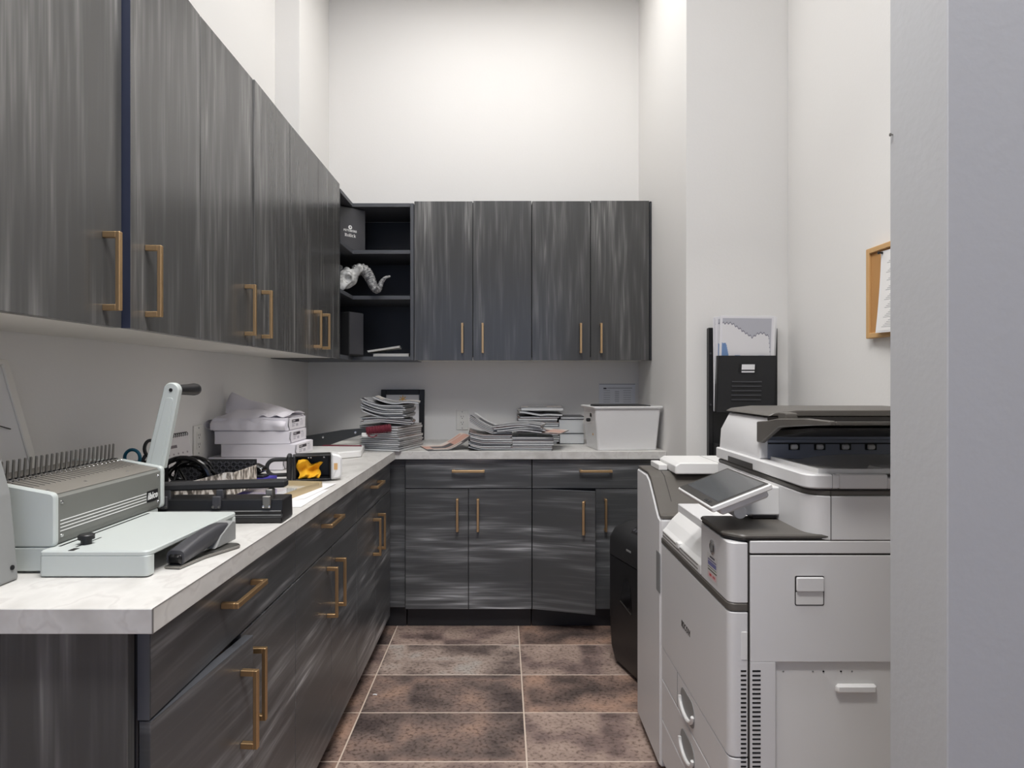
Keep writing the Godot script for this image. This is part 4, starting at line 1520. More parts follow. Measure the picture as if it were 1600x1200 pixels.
	b = Buf.new()
	b.face_uv(lean * Vector3(0.0013, 0.002, -2.102), lean * Vector3(0.0013, 0.002, -2.303), lean * Vector3(0.0013, 0.148, -2.303), lean * Vector3(0.0013, 0.148, -2.102))
	part("printed_page", b, M.calendar_print, t)
	for k in 14:
		b = Buf.new()
		path = []
		for q in 10:
			var a := TAU * q / 10
			path.append(lean * Vector3(0.0 + 0.0055 * cos(a), 0.1535 + 0.0065 * sin(a), -2.115 - 0.0137 * k))
		b.tube(path, 0.0014, 5, Transform3D(), true)
		part("spiral_ring", b, M.black, t)
	outlet("white wall outlet on the left wall beside the calendar", Transform3D(Basis(Vector3.UP, PI / 2), Vector3(WL + 0.0002, 1.0, -2.385)))

	# guillotine trimmer in the corner
	t = thing("paper_trimmer", "paper trimmer with a black blade arm and maroon coiled grip in the corner", "paper trimmer", Vector3(-0.82, TOP, -3.0))
	b = Buf.new()
	b.prism(rounded([Vector2(-1.06, -2.70), Vector2(-0.815, -2.69), Vector2(-0.632, -2.86), Vector2(-0.66, -3.02), Vector2(-0.70, -3.30), Vector2(-1.06, -3.30)], [0.01, 0.02, 0.03, 0.01, 0.01, 0.01]), 0.8825, 0.912, PLAN, 0.004)
	part("base_board", b, M.copier_light, t)
	b = Buf.new()
	b.prism(PackedVector2Array([Vector2(-1.05, -3.09), Vector2(-0.69, -3.06), Vector2(-0.70, -3.29), Vector2(-1.05, -3.29)]), 0.9125, 0.9155, PLAN, 0.0005)
	part("cutting_board", b, M.mat_board, t)
	b = Buf.new()
	b.prism(PackedVector2Array([Vector2(-1.05, -3.062), Vector2(-0.67, -3.03), Vector2(-0.67, -3.035), Vector2(-1.05, -3.068)]), 0.9123, 0.918, PLAN, 0.0004)
	part("cutting_edge", b, M.maroon, t)
	b = Buf.new()
	var arm := Transform3D(Basis(Vector3.UP, deg_to_rad(4.0)), Vector3(-1.015, 0, -3.04))
	b.prism(PackedVector2Array([Vector2(0.0, 0.914), Vector2(0.18, 0.914), Vector2(0.262, 0.943), Vector2(0.372, 0.975), Vector2(0.372, 0.999), Vector2(0.25, 0.989), Vector2(0.0, 0.948)]), 0.0, 0.005, arm, 0.0008)
	part("blade_arm", b, M.blade, t)
	for p in [Vector2(0.158, 0.955), Vector2(0.31, 0.976)]:
		b = Buf.new()
		b.lathe([Vector2(0.0001, 0), Vector2(0.0065, 0), Vector2(0.005, 0.0025), Vector2(0.0001, 0.003)], 12, arm * Transform3D(Basis(Vector3.RIGHT, PI / 2), Vector3(p.x, p.y, 0.0052)))
		part("bolt", b, M.chrome, t)
	b = Buf.new()
	path = []
	var rad := []
	for k in 97:
		var u := k / 96.0
		path.append(arm * Vector3(0.362 + 0.118 * u, 0.983 + 0.014 * u, 0.003))
		rad.append((0.0185 + 0.0028 * sin(k * PI / 3.0)) * (0.55 if k == 0 or k == 96 else 1.0))
	b.tube(path, rad, 14)
	part("coiled_grip", b, M.maroon, t, 30.0)
	b = Buf.new()
	path = []
	for k in 12:
		var u := k / 11.0
		path.append(arm * Vector3(0.37 + 0.045 * u, 0.966 - 0.012 * sin(u * PI), 0.012))
	b.tube(path, 0.003, 6)
	part("cord_tail", b, M.maroon, t)
	b = Buf.new()
	b.box(Vector3(0.355, 0.965, 0.005), Vector3(0.03, 0.02, 0.016), 0.003, arm)
	part("safety_catch", b, M.copier_light, t)

	t = thing("paper_scrap", "tiny white paper scrap on the floor tiles near the left cabinets", "scrap", Vector3(-0.498, 0.0003, -2.49), "", false)
	b = Buf.new()
	b.sheet(4, 2, func(u: float, v: float): return Vector3(0.016 * (u - 0.5), 0.0012 + 0.0016 * sin(u * PI), 0.008 * (v - 0.5) + 0.002 * u), 0.0006)
	part("scrap", b, M.paper, t)

func outlet(label: String, at: Transform3D) -> void:        # local: plate in x-y, facing +z
	var t := thing("wall_outlet", label, "outlet", at.origin, "", false)
	t.basis = at.basis
	var b := Buf.new()
	b.prism(rounded(rect(-0.035, 0.035, -0.057, 0.057), 0.004), 0.0, 0.006, Transform3D(), 0.002)
	part("plate", b, M.outlet_white, t)
	b = Buf.new()
	b.prism(rounded(rect(-0.0165, 0.0165, -0.033, 0.033), 0.002), 0.006, 0.0075, Transform3D(), 0.0005)
	part("insert", b, M.outlet_white, t)
	for y in [-0.017, 0.017]:
		b = Buf.new()
		for x in [-0.0063, 0.0063]:
			b.mm(x - 0.0011, x + 0.0011, y - 0.001, y + 0.008, 0.0074, 0.0078, 0.0)
		b.lathe([Vector2(0.0001, 0), Vector2(0.0026, 0), Vector2(0.0026, 0.0004), Vector2(0.0001, 0.0004)], 10, Transform3D(Basis(Vector3.RIGHT, PI / 2), Vector3(0, y - 0.007, 0.0074)))
		part("socket_slots", b, M.slot, t)
	for y in [-0.047, 0.047]:
		b = Buf.new()
		b.lathe([Vector2(0.0001, 0), Vector2(0.003, 0), Vector2(0.0025, 0.001), Vector2(0.0001, 0.0012)], 10, Transform3D(Basis(Vector3.RIGHT, PI / 2), Vector3(0, y, 0.006)))
		part("screw", b, M.steel, t)

# ---------------------------------------------------------------- back worktop
# One magazine: x across, z away from the camera side, origin at the middle of its underside. bend(x, z) lifts it.
func make_magazine(w: float, l: float, th: float, bend: Callable, cover: String) -> Node3D:
	var o := Node3D.new()
	off = Vector3.ZERO
	var b := Buf.new()
	b.sheet(16, 4, func(u: float, v: float):
		var x := (u - 0.5) * w
		var z := (0.5 - v) * l
		return Vector3(x, bend.call(x, z) + th - 0.0012, z), th - 0.0024)
	part("pages", b, M.page, o)
	b = Buf.new()
	b.sheet(16, 4, func(u: float, v: float):
		var x := (u - 0.5) * (w + 0.003)
		var z := (0.5 - v) * (l + 0.003)
		return Vector3(x, bend.call(x, z) + th, z), 0.001, true)
	part("cover", b, M[cover], o)
	b = Buf.new()
	b.sheet(16, 4, func(u: float, v: float):
		var x := (u - 0.5) * (w + 0.002)
		var z := (0.5 - v) * (l + 0.002)
		return Vector3(x, bend.call(x, z) + 0.001, z), 0.001)
	part("back_cover", b, M.cover_dark, o)
	return o

var mags := {}

func put_magazine(kind: String, w: float, l: float, th: float, bend: Callable, cover: String, at: Vector3, yaw: float, label: String, group: String, roll := 0.0) -> Node3D:
	var key := "%s %.4f %.3f %s" % [kind, th, w, cover]
	if not mags.has(key):
		mags[key] = make_magazine(w, l, th, bend, cover)
	var o: Node3D = mags[key].duplicate()
	o.name = numbered("magazine")
	add_child(o)
	o.position = at
	o.rotation = Vector3(0, yaw, roll)
	tag(o, label, "magazine", group)
	return o

# A straight pile; returns the height of its top
func pile(at: Vector3, n: int, th0: float, yaw: float, jitter: float, kind: String, bend: Callable, label: String, group: String, w := 0.205, l := 0.272) -> float:
	var y := at.y
	var place := ["bottom", "second", "third", "fourth", "fifth", "sixth", "seventh", "eighth", "ninth", "tenth", "eleventh", "twelfth", "thirteenth"]
	for k in n:
		var th: float = th0 * [1.0, 0.8, 1.2][rng.randi() % 3]
		var says: String = ("%s magazine %s" if k == 0 else ("topmost magazine %s" if k == n - 1 else "%s magazine from the bottom %s")) % ([label] if k == n - 1 else [place[k], label])
		put_magazine(kind, w, l, th, bend, ["cover1", "cover2", "cover0", "cover_dark"][rng.randi() % 4], Vector3(at.x + rng.randf_range(-jitter, jitter), y, at.z + rng.randf_range(-jitter, jitter) * 0.7), yaw + rng.randf_range(-jitter, jitter) * 4.0, says, group)
		y += th + 0.0007
	return y

func back_counter_things() -> void:
	var b: Buf
	var flat := func(_x, _z): return 0.0
	# black picture frame against the back wall
	var t := thing("picture_frame", "black picture frame leaning on the back wall behind the corner magazines", "picture frame", Vector3(-0.582, TOP, -3.71))
	var lean := Transform3D(Basis(Vector3.RIGHT, -0.07), Vector3(-0.582, TOP + 0.001, -3.7))
	for s in [-1, 1]:
		b = Buf.new()
		b.box(Vector3(s * 0.111, 0.1455, 0), Vector3(0.03, 0.291, 0.016), 0.002, lean)
		part("frame_rail", b, M.black, t)
		b = Buf.new()
		b.box(Vector3(0, 0.1455 + s * 0.1305, 0), Vector3(0.1918, 0.03, 0.016), 0.002, lean)
		part("frame_rail", b, M.black, t)
	b = Buf.new()
	b.box(Vector3(0, 0.1455, -0.002), Vector3(0.194, 0.232, 0.004), 0.0, lean)
	part("mat_board", b, M.paper, t)
	b = Buf.new()
	for k in 7:
		b.box(Vector3(0, 0.012, 0), Vector3(0.004, 0.02, 0.0006), 0.0, lean * Transform3D(Basis(Vector3.BACK, TAU * k / 7), Vector3(0.0, 0.235, 0.0004)))
	part("flower_print", b, M.yellow, t)

	# corner pile: a straight block, twisted covers, then a curled top
	var corner := "in the straight block of the corner pile"
	var base := Vector3(-0.56, TOP + 0.0005, -3.24)
	var y := pile(base, 12, 0.0098, -0.3, 0.006, "flat", flat, corner, "magazines in the lower block of the corner pile", 0.205, 0.272)
	var twist := func(x: float, z: float): return 0.007 * sin(x * 17.0 + 2.4) + 0.007 + 0.004 * sin(z * 10.0) * (0.5 - x)
	y = pile(Vector3(-0.578, y + 0.001, -3.22), 4, 0.006, 0.08, 0.012, "twist", twist, "among the rumpled ones midway up the corner pile", "rumpled magazines midway up the corner pile", 0.24, 0.272) + 0.012
	var curl := func(x: float, _z: float): return 0.034 * pow(clampf((0.02 - x) / 0.125, 0.0, 1.0), 1.7) - 0.0 * x
	for k in 7:
		var th := 0.0085
		put_magazine("curl", 0.205, 0.272, th, curl, ["cover1", "cover2"][k % 2], Vector3(-0.572 + 0.006 * sin(k * 2.0), y - 0.0045, -3.23 + 0.004 * cos(k * 3.0)), -0.06 + 0.03 * sin(k * 1.7), ["lowest", "second lowest", "third lowest", "middle", "third highest", "second highest", "highest"][k] + " of the left-curled magazines high on the corner pile", "curled magazines at the top of the corner pile")
		y += th + 0.0007
	var droop := func(x: float, _z: float): return 0.03 * pow(clampf((0.0 - x) / 0.11, 0.0, 1.0), 1.8) + 0.006 * sin(clampf(x / 0.11, 0.0, 1.0) * PI)
	put_magazine("droop", 0.215, 0.272, 0.009, droop, "cover2", Vector3(-0.53, y - 0.003, -3.235), 0.1, "topmost magazine of the corner pile, jutting out to the right", "")

	# the folded magazine lying between the piles
	var tip := func(x: float, _z: float): return 0.0 + 0.06 * pow(clampf((x + 0.015) / 0.115, 0.0, 1.0), 1.35)
	put_magazine("tip", 0.23, 0.25, 0.004, tip, "cover3", Vector3(-0.29, TOP + 0.0005, -3.26), 0.3, "single magazine lying open-edged between the piles, right side lifted", "")

	outlet("white wall outlet on the back wall between the magazine piles", Transform3D(Basis(), Vector3(-0.238, 0.995, WB + 0.0002)))

	# middle heap
	var lowl := func(x: float, _z: float): return 0.016 * pow(clampf((-0.03 - x) / 0.075, 0.0, 1.0), 1.6)
	y = pile(Vector3(-0.068, TOP + 0.0005, -3.262), 9, 0.0088, 0.05, 0.006, "lowl", lowl, "in the lower left stack of the middle heap", "magazines in the lower left stack of the middle heap")
	var yl := y
	var curl2 := func(x: float, _z: float): return 0.062 * pow(clampf((0.02 - x) / 0.12, 0.0, 1.0), 1.5)
	for k in 4:
		put_magazine("curl2", 0.205, 0.272, 0.0075, curl2, ["cover0", "cover1"][k % 2], Vector3(-0.066 + 0.005 * k, y + 0.001, -3.28), 0.06 - 0.04 * k, ["lowest", "second", "third", "highest"][k] + " of the strongly curled magazines on the middle heap", "curled magazines on the left of the middle heap")
		y += 0.0083
	var y2 := pile(Vector3(0.146, TOP + 0.0005, -3.265), 7, 0.009, -0.03, 0.006, "flat", flat, "in the lower right stack of the middle heap", "magazines in the lower right stack of the middle heap", 0.2)
	var wave := func(x: float, z: float): return 0.007 + 0.0065 * sin(x * 21.0 + 1.2) + 0.002 * sin(z * 14.0)
	var ys := maxf(yl, y2) + 0.002
	for k in 4:
		put_magazine("wave", 0.235, 0.272, 0.0088, wave, ["cover1", "cover2", "cover0", "cover1"][k], Vector3(0.085 + 0.006 * sin(k * 2.2), ys + 0.001, -3.255), -0.1 + 0.09 * sin(k * 1.3), ["lowest", "second lowest", "second highest", "highest"][k] + " wavy magazine bridging the two lower stacks of the middle heap", "wavy magazines bridging the middle heap")
		ys += 0.0098
	put_magazine("fan", 0.21, 0.272, 0.005, func(x: float, _z: float): return 0.016 - 0.05 * maxf(0.0, x), "cover0", Vector3(0.205, y2 + 0.001, -3.25), -0.28, "pink-covered magazine sticking out to the right of the middle heap", "")
	# rear right stack of the heap
	var y3 := pile(Vector3(0.19, TOP + 0.0005, -3.585), 13, 0.0105, 0.02, 0.006, "flat", flat, "in the straight rear stack of the heap", "magazines in the rear stack of the middle heap", 0.21, 0.272)
	put_magazine("fold", 0.23, 0.272, 0.012, func(x: float, _z: float): return 0.014 * absf(sin(x * 14.0)) * clampf(0.1 - x, 0.0, 0.2) * 6.0, "cover2", Vector3(0.2, y3 + 0.001, -3.58), 0.03, "second from top magazine of the tall rear stack, folded over", "")
	put_magazine("flattop", 0.225, 0.272, 0.017, flat, "cover2", Vector3(0.215, y3 + 0.03, -3.58), -0.03, "thick topmost magazine of the tall rear stack", "")
	# blocks of leaflets between the heap and the bin
	var yb := TOP + 0.0008
	for k in 3:
		var h: float = [0.056, 0.076, 0.014][k]
		t = thing("leaflet_block", ["lower thick block of white leaflets left of the white bin", "upper thick block of white leaflets left of the white bin", "thin pad of white leaflets on top of the blocks left of the bin"][k], "leaflets", Vector3(0.372 + [0.0, -0.004, 0.004][k], yb, -3.56), "blocks of white leaflets left of the bin", false)
		b = Buf.new()
		b.box(Vector3(0, h / 2, 0), Vector3(0.13, h - 0.003, 0.2), 0.001)
		part("pages", b, M.page, t)
		b = Buf.new()
		b.box(Vector3(0, h - 0.0008, 0), Vector3(0.134, 0.0014, 0.204), 0.0)
		part("cover", b, M.cover1, t)
		b = Buf.new()
		b.box(Vector3(0, 0.0008, 0), Vector3(0.134, 0.0014, 0.204), 0.0)
		part("back_cover", b, M.cover_dark, t)
		yb += h + 0.0008

	# white bin
	t = thing("storage_bin", "white tapered storage bin with black contents at the right end of the back worktop", "bin", Vector3(0.598, TOP + 0.0003, -3.255), "", false)
	t.rotation.y = deg_to_rad(7.5)
	var ring := func(y0: float, w: float, d: float, rc: float) -> Array:
		var o := []
		for q in rounded(rect(-w / 2, w / 2, -d / 2, d / 2), rc, 4):
			o.append(Vector3(q.x, y0, q.y))
		return o
	b = Buf.new()
	b.loft([ring.call(0.004, 0.29, 0.205, 0.012), ring.call(0.0, 0.296, 0.21, 0.012), ring.call(0.004, 0.3, 0.213, 0.012), ring.call(0.205, 0.334, 0.244, 0.014), ring.call(0.2055, 0.352, 0.262, 0.02), ring.call(0.2125, 0.356, 0.266, 0.02), ring.call(0.2165, 0.352, 0.262, 0.02), ring.call(0.216, 0.33, 0.24, 0.014), ring.call(0.012, 0.292, 0.206, 0.012), ring.call(0.008, 0.2, 0.12, 0.01)])
	part("shell", b, M.white_plastic, t, 30.0)
	b = Buf.new()
	b.box(Vector3(0.0, 0.2105, -0.012), Vector3(0.26, 0.02, 0.19), 0.004)
	b.box(Vector3(0.01, 0.11, -0.01), Vector3(0.25, 0.18, 0.18), 0.004)
	part("contents", b, M.black_soft, t)
	b = Buf.new()
	b.box(Vector3(-0.1655, 0.176, 0.03), Vector3(0.006, 0.036, 0.03), 0.001, Transform3D())
	b.xf(Transform3D(Basis(Vector3.BACK, -0.02), Vector3.ZERO))
	part("hand_hole", b, M.slot, t)
	b = Buf.new()
	b.box(Vector3(-0.175, 0.146, 0.022), Vector3(0.02, 0.018, 0.02), 0.004, Transform3D())
	part("strap_end", b, M.black, t)
	b = Buf.new()
	b.box(Vector3(-0.1575, 0.075, 0.045), Vector3(0.002, 0.01, 0.012), 0.0005)
	part("button", b, M.pine, t)
	# notice in a clear holder on the back wall
	t = thing("notice", "printed notice in a clear holder on the back wall above the white bin", "notice", Vector3(0.675, 1.03, WB))
	b = Buf.new()
	b.mm(0.555, 0.785, 1.03, 1.212, WB + 0.0005, WB + 0.002, 0.0)
	part("holder", b, M.white_plastic, t)
	b = Buf.new()
	b.face_uv(Vector3(0.562, 1.034, WB + 0.0024), Vector3(0.772, 1.034, WB + 0.0024), Vector3(0.772, 1.206, WB + 0.0024), Vector3(0.562, 1.206, WB + 0.0024))
	part("printed_sheet", b, M.notice_print, t)

# ---------------------------------------------------------------- right walls
func right_wall_things() -> void:
	var b: Buf
	var t := thing("wall_file", "tall black metal wall file with louvred pockets above the copier", "wall file", Vector3(1.03, 0.9, WS))
	b = Buf.new()
	b.prism(rounded(rect(0.881, 1.183, 0.55, 1.45), 0.004), WS + 0.0003, WS + 0.012, Transform3D(), 0.002)
	part("back_plate", b, M.black, t)
	b = Buf.new()
	b.mm(0.881, 0.8985, 0.55, 1.45, WS + 0.012, WS + 0.03, 0.001)
	part("side_flange", b, M.black, t)
	for k in 2:
		var y0: float = [1.09, 0.72][k]
		b = Buf.new()
		b.prism(PackedVector2Array([Vector2(WS + 0.014, y0), Vector2(WS + 0.07, y0), Vector2(WS + 0.1, y0 + 0.238), Vector2(WS + 0.0985, y0 + 0.238), Vector2(WS + 0.068, y0 + 0.002), Vector2(WS + 0.014, y0 + 0.002)]), 0.9, 1.143, SIDE)
		for x in [0.9, 1.1415]:
			b.prism(PackedVector2Array([Vector2(WS + 0.0125, y0), Vector2(WS + 0.07, y0), Vector2(WS + 0.1, y0 + 0.238), Vector2(WS + 0.0125, y0 + 0.238)]), x, x + 0.0016, SIDE)
		b.xf(Transform3D(Basis(), Vector3.ZERO))
		part("pocket", b, M.black_soft, t)
		if k == 0:
			var tilt := Transform3D(Basis(Vector3.RIGHT, 0.125), Vector3(0, y0, WS + 0.0708))
			for q in 5:
				b = Buf.new()
				b.box(Vector3(1.022, 0.053 + 0.019 * q, 0.001), Vector3(0.126, 0.006, 0.004), 0.0015, tilt)
				part("louvre", b, M.charcoal, t)
			b = Buf.new()
			b.box(Vector3(1.022, 0.186, 0.001), Vector3(0.07, 0.038, 0.002), 0.0006, tilt)
			part("label_frame", b, M.black, t)
			b = Buf.new()
			b.box(Vector3(1.024, 0.186, 0.0024), Vector3(0.054, 0.034, 0.001), 0.0, tilt)
			part("label_card", b, M.paper, t)
			b = Buf.new()
			b.box(Vector3(1.024, 0.1785, 0.0034), Vector3(0.054, 0.005, 0.0014), 0.0, tilt)
			part("label_rail", b, M.black, t)
	for p in [Vector2(0.889, 1.34), Vector2(0.889, 1.12)]:
		b = Buf.new()
		b.lathe([Vector2(0.0001, 0), Vector2(0.0045, 0), Vector2(0.004, 0.002), Vector2(0.0001, 0.0025)], 10, Transform3D(Basis(Vector3.RIGHT, PI / 2), Vector3(p.x, p.y, WS + 0.03)))
		part("screw", b, M.charcoal, t)
	# map leaflets standing in the pocket
	for k in 5:
		t = thing("map_leaflet", ["front map leaflet standing in the black wall file", "second map leaflet, its left edge showing behind the front one", "third map leaflet in the wall file, leaning left", "fourth white leaflet in the wall file pocket", "rearmost white leaflet, peeking out at the right of the wall file"][k], "leaflet", Vector3([1.022, 1.018, 1.014, 1.016, 1.046][k], 1.096, WS + 0.064 - 0.011 * k), "map leaflets in the wall file", false)
		t.rotation = Vector3(0.06, 0, deg_to_rad([-0.6, 1.0, 1.6, 0.4, -0.8][k]))
		b = Buf.new()
		b.box(Vector3(0, 0.2, 0), Vector3(0.232, 0.4, 0.0022), 0.0004)
		part("leaflet", b, M.paper, t)
		b = Buf.new()
		b.face_uv(Vector3(-0.114, 0.21, 0.0014), Vector3(0.108, 0.21, 0.0014), Vector3(0.108, 0.396, 0.0014), Vector3(-0.114, 0.396, 0.0014))
		part("map_print", b, M.map_print, t)
	# cork board on the right wall
	t = thing("cork_board", "pine-framed cork board on the right wall above the copier", "cork board", Vector3(WR2, 1.36, -1.86))
	var y0 := 1.362
	var y1 := 1.66
	b = Buf.new()
	b.mm(WR2 - 0.014, WR2 - 0.0005, y0 + 0.01, y1 - 0.01, -2.127, -1.6)
	part("cork_panel", b, M.cork, t)
	for z in [-2.137, -1.598]:
		b = Buf.new()
		b.mm(WR2 - 0.022, WR2 - 0.0005, y0, y1, z, z + 0.018, 0.002)
		part("frame_rail", b, M.pine, t)
	for y in [y0, y1 - 0.018]:
		b = Buf.new()
		b.mm(WR2 - 0.022, WR2 - 0.0005, y, y + 0.018, -2.1185, -1.5985, 0.002)
		part("frame_rail", b, M.pine, t)
	t = thing("pinned_list", "white printed list pinned to the cork board, its lower edge curling out", "paper", Vector3(WR2 - 0.02, 1.37, -1.98))
	var shape := func(u: float, v: float) -> Vector3:      # u along the wall, v up
		return Vector3(WR2 - 0.0165 - 0.018 * pow(1.0 - v, 1.6) - 0.012 * u * (1.0 - v), 1.376 + 0.262 * v - 0.006 * u, -2.06 + 0.2 * u - 0.0 * v)
	b = Buf.new()
	b.sheet(8, 12, func(u: float, v: float): return shape.call(u, v), 0.0006)
	part("sheet", b, M.paper, t)
	b = Buf.new()
	b.sheet(8, 12, func(u: float, v: float): return shape.call(0.96 - 0.9 * u, 0.97 - 0.95 * v) - Vector3(0.0009, 0, 0), 0.0002, true)
	part("print", b, M.text_print, t)
	t = thing("push_pin", "black push pin holding the list on the cork board", "pin", Vector3(WR2 - 0.018, 1.632, -2.05), "", false)
	t.rotation.z = PI / 2
	b = Buf.new()
	b.lathe([Vector2(0.0001, 0), Vector2(0.004, 0), Vector2(0.0028, 0.004), Vector2(0.0032, 0.009), Vector2(0.0052, 0.011), Vector2(0.0048, 0.0135), Vector2(0.0001, 0.014)], 14)
	part("head", b, M.black, t)
	b = Buf.new()
	b.lathe([Vector2(0.0001, -0.004), Vector2(0.0006, -0.003), Vector2(0.0006, 0.0), Vector2(0.0001, 0.0001)], 8)
	part("needle", b, M.chrome, t)
	# nail in the edge of the opening
	t = thing("nail", "small grey nail stub in the edge of the opening's right side", "nail", Vector3(0.559, 1.574, -0.918), "", false)
	t.rotation.z = PI / 2
	b = Buf.new()
	b.lathe([Vector2(0.0001, -0.002), Vector2(0.001, -0.001), Vector2(0.001, 0.003), Vector2(0.0024, 0.003), Vector2(0.0024, 0.0042), Vector2(0.0001, 0.0045)], 10)
	part("shank", b, M.steel, t)

func shredder() -> void:
	var t := thing("paper_shredder", "black floor-standing paper shredder between the back cabinets and the copier", "shredder", Vector3(0.642, 0.0, -2.663), "", false)
	t.rotation.y = deg_to_rad(15.6)
	# local: front face towards -x, width along z
	var ring := func(y0: float, dx: float, dz: float, rc: float, sh: float) -> Array:
		var o := []
		for q in rounded(rect(-dx / 2 + sh, dx / 2, -dz / 2, dz / 2), rc, 5):
			o.append(Vector3(q.x, y0, q.y))
		return o
	var b := Buf.new()
	b.loft([ring.call(0.02, 0.24, 0.32, 0.03, 0.02), ring.call(0.022, 0.27, 0.355, 0.04, 0.012), ring.call(0.08, 0.276, 0.37, 0.04, 0.004), ring.call(0.2, 0.28, 0.376, 0.04, 0.0), ring.call(0.47, 0.28, 0.376, 0.04, 0.0)])
	part("bin", b, M.black, t, 50.0)
	b = Buf.new()
	b.loft([ring.call(0.4705, 0.274, 0.37, 0.04, 0.003), ring.call(0.474, 0.282, 0.378, 0.04, 0.0), ring.call(0.545, 0.282, 0.378, 0.045, 0.0), ring.call(0.585, 0.275, 0.372, 0.06, 0.014), ring.call(0.607, 0.262, 0.35, 0.07, 0.05), ring.call(0.617, 0.235, 0.3, 0.06, 0.08), ring.call(0.619, 0.16, 0.2, 0.05, 0.08)])
	part("head", b, M.black_soft, t, 60.0)
	b = Buf.new()
	b.mm(0.01, 0.03, 0.617, 0.6205, -0.12, 0.12, 0.001)
	part("feed_slot", b, M.slot, t)
	var face := Transform3D(Basis(Vector3.BACK, 0.75), Vector3(-0.092, 0.6, 0.02))
	b = Buf.new()
	b.prism(rounded(rect(-0.024, 0.03, -0.05, 0.045), 0.022), 0.0, 0.006, face * PLAN, 0.002)
	part("control_panel", b, M.black_gloss, t)
	for k in 4:
		b = Buf.new()
		b.prism(rounded(rect(-0.008, 0.008, -0.042 + 0.022 * k, -0.026 + 0.022 * k), 0.004), 0.006, 0.008, face * PLAN, 0.0006)
		part("button", b, M.charcoal, t)
	b = Buf.new()
	b.mm(-0.1425, -0.1405, 0.525, 0.533, 0.0, 0.04, 0.0004)
	part("badge", b, M.device_grey, t)
	b = Buf.new()
	b.prism(rounded([Vector2(-0.06, 0.30), Vector2(0.05, 0.275), Vector2(0.035, 0.38), Vector2(0.01, 0.42), Vector2(-0.03, 0.4)], 0.02), -0.1415, -0.1385, SIDE, 0.001)
	part("bin_window", b, M.black_gloss, t)
	b = Buf.new()
	b.tube([Vector3(-0.142, 0.302, -0.055), Vector3(-0.1425, 0.29, 0.0), Vector3(-0.142, 0.278, 0.045)], 0.0025, 6)
	part("glint_line", b, M.steel, t)  # pale line standing in for light reflected off the bin
	for x in [-0.09, 0.1]:
		for z in [-0.14, 0.14]:
			b = Buf.new()
			b.lathe([Vector2(0.0001, 0.0), Vector2(0.014, 0.0), Vector2(0.016, 0.004), Vector2(0.016, 0.021), Vector2(0.0001, 0.0215)], 12, Transform3D(Basis(), Vector3(x, 0.0, z)))
			part("foot", b, M.black, t)

# ---------------------------------------------------------------- copier and its finisher: front towards -x, near side towards the camera
const CF := 0.487       # front face
const CN := -1.38       # near side
const CZ := -1.968      # far side
const CB := 1.165       # back

func band(y0: float, y1: float, x0: float, r: float, zn := CN, zf := CZ, x1 := CB, bev := 0.002) -> Buf:   # a plan slab with the near front corner rounded
	var b := Buf.new()
	b.prism(rounded([Vector2(x0, zf), Vector2(x1, zf), Vector2(x1, zn), Vector2(x0, zn)], [0.004, 0.004, 0.004, r], 8), y0, y1, PLAN, bev)
	return b

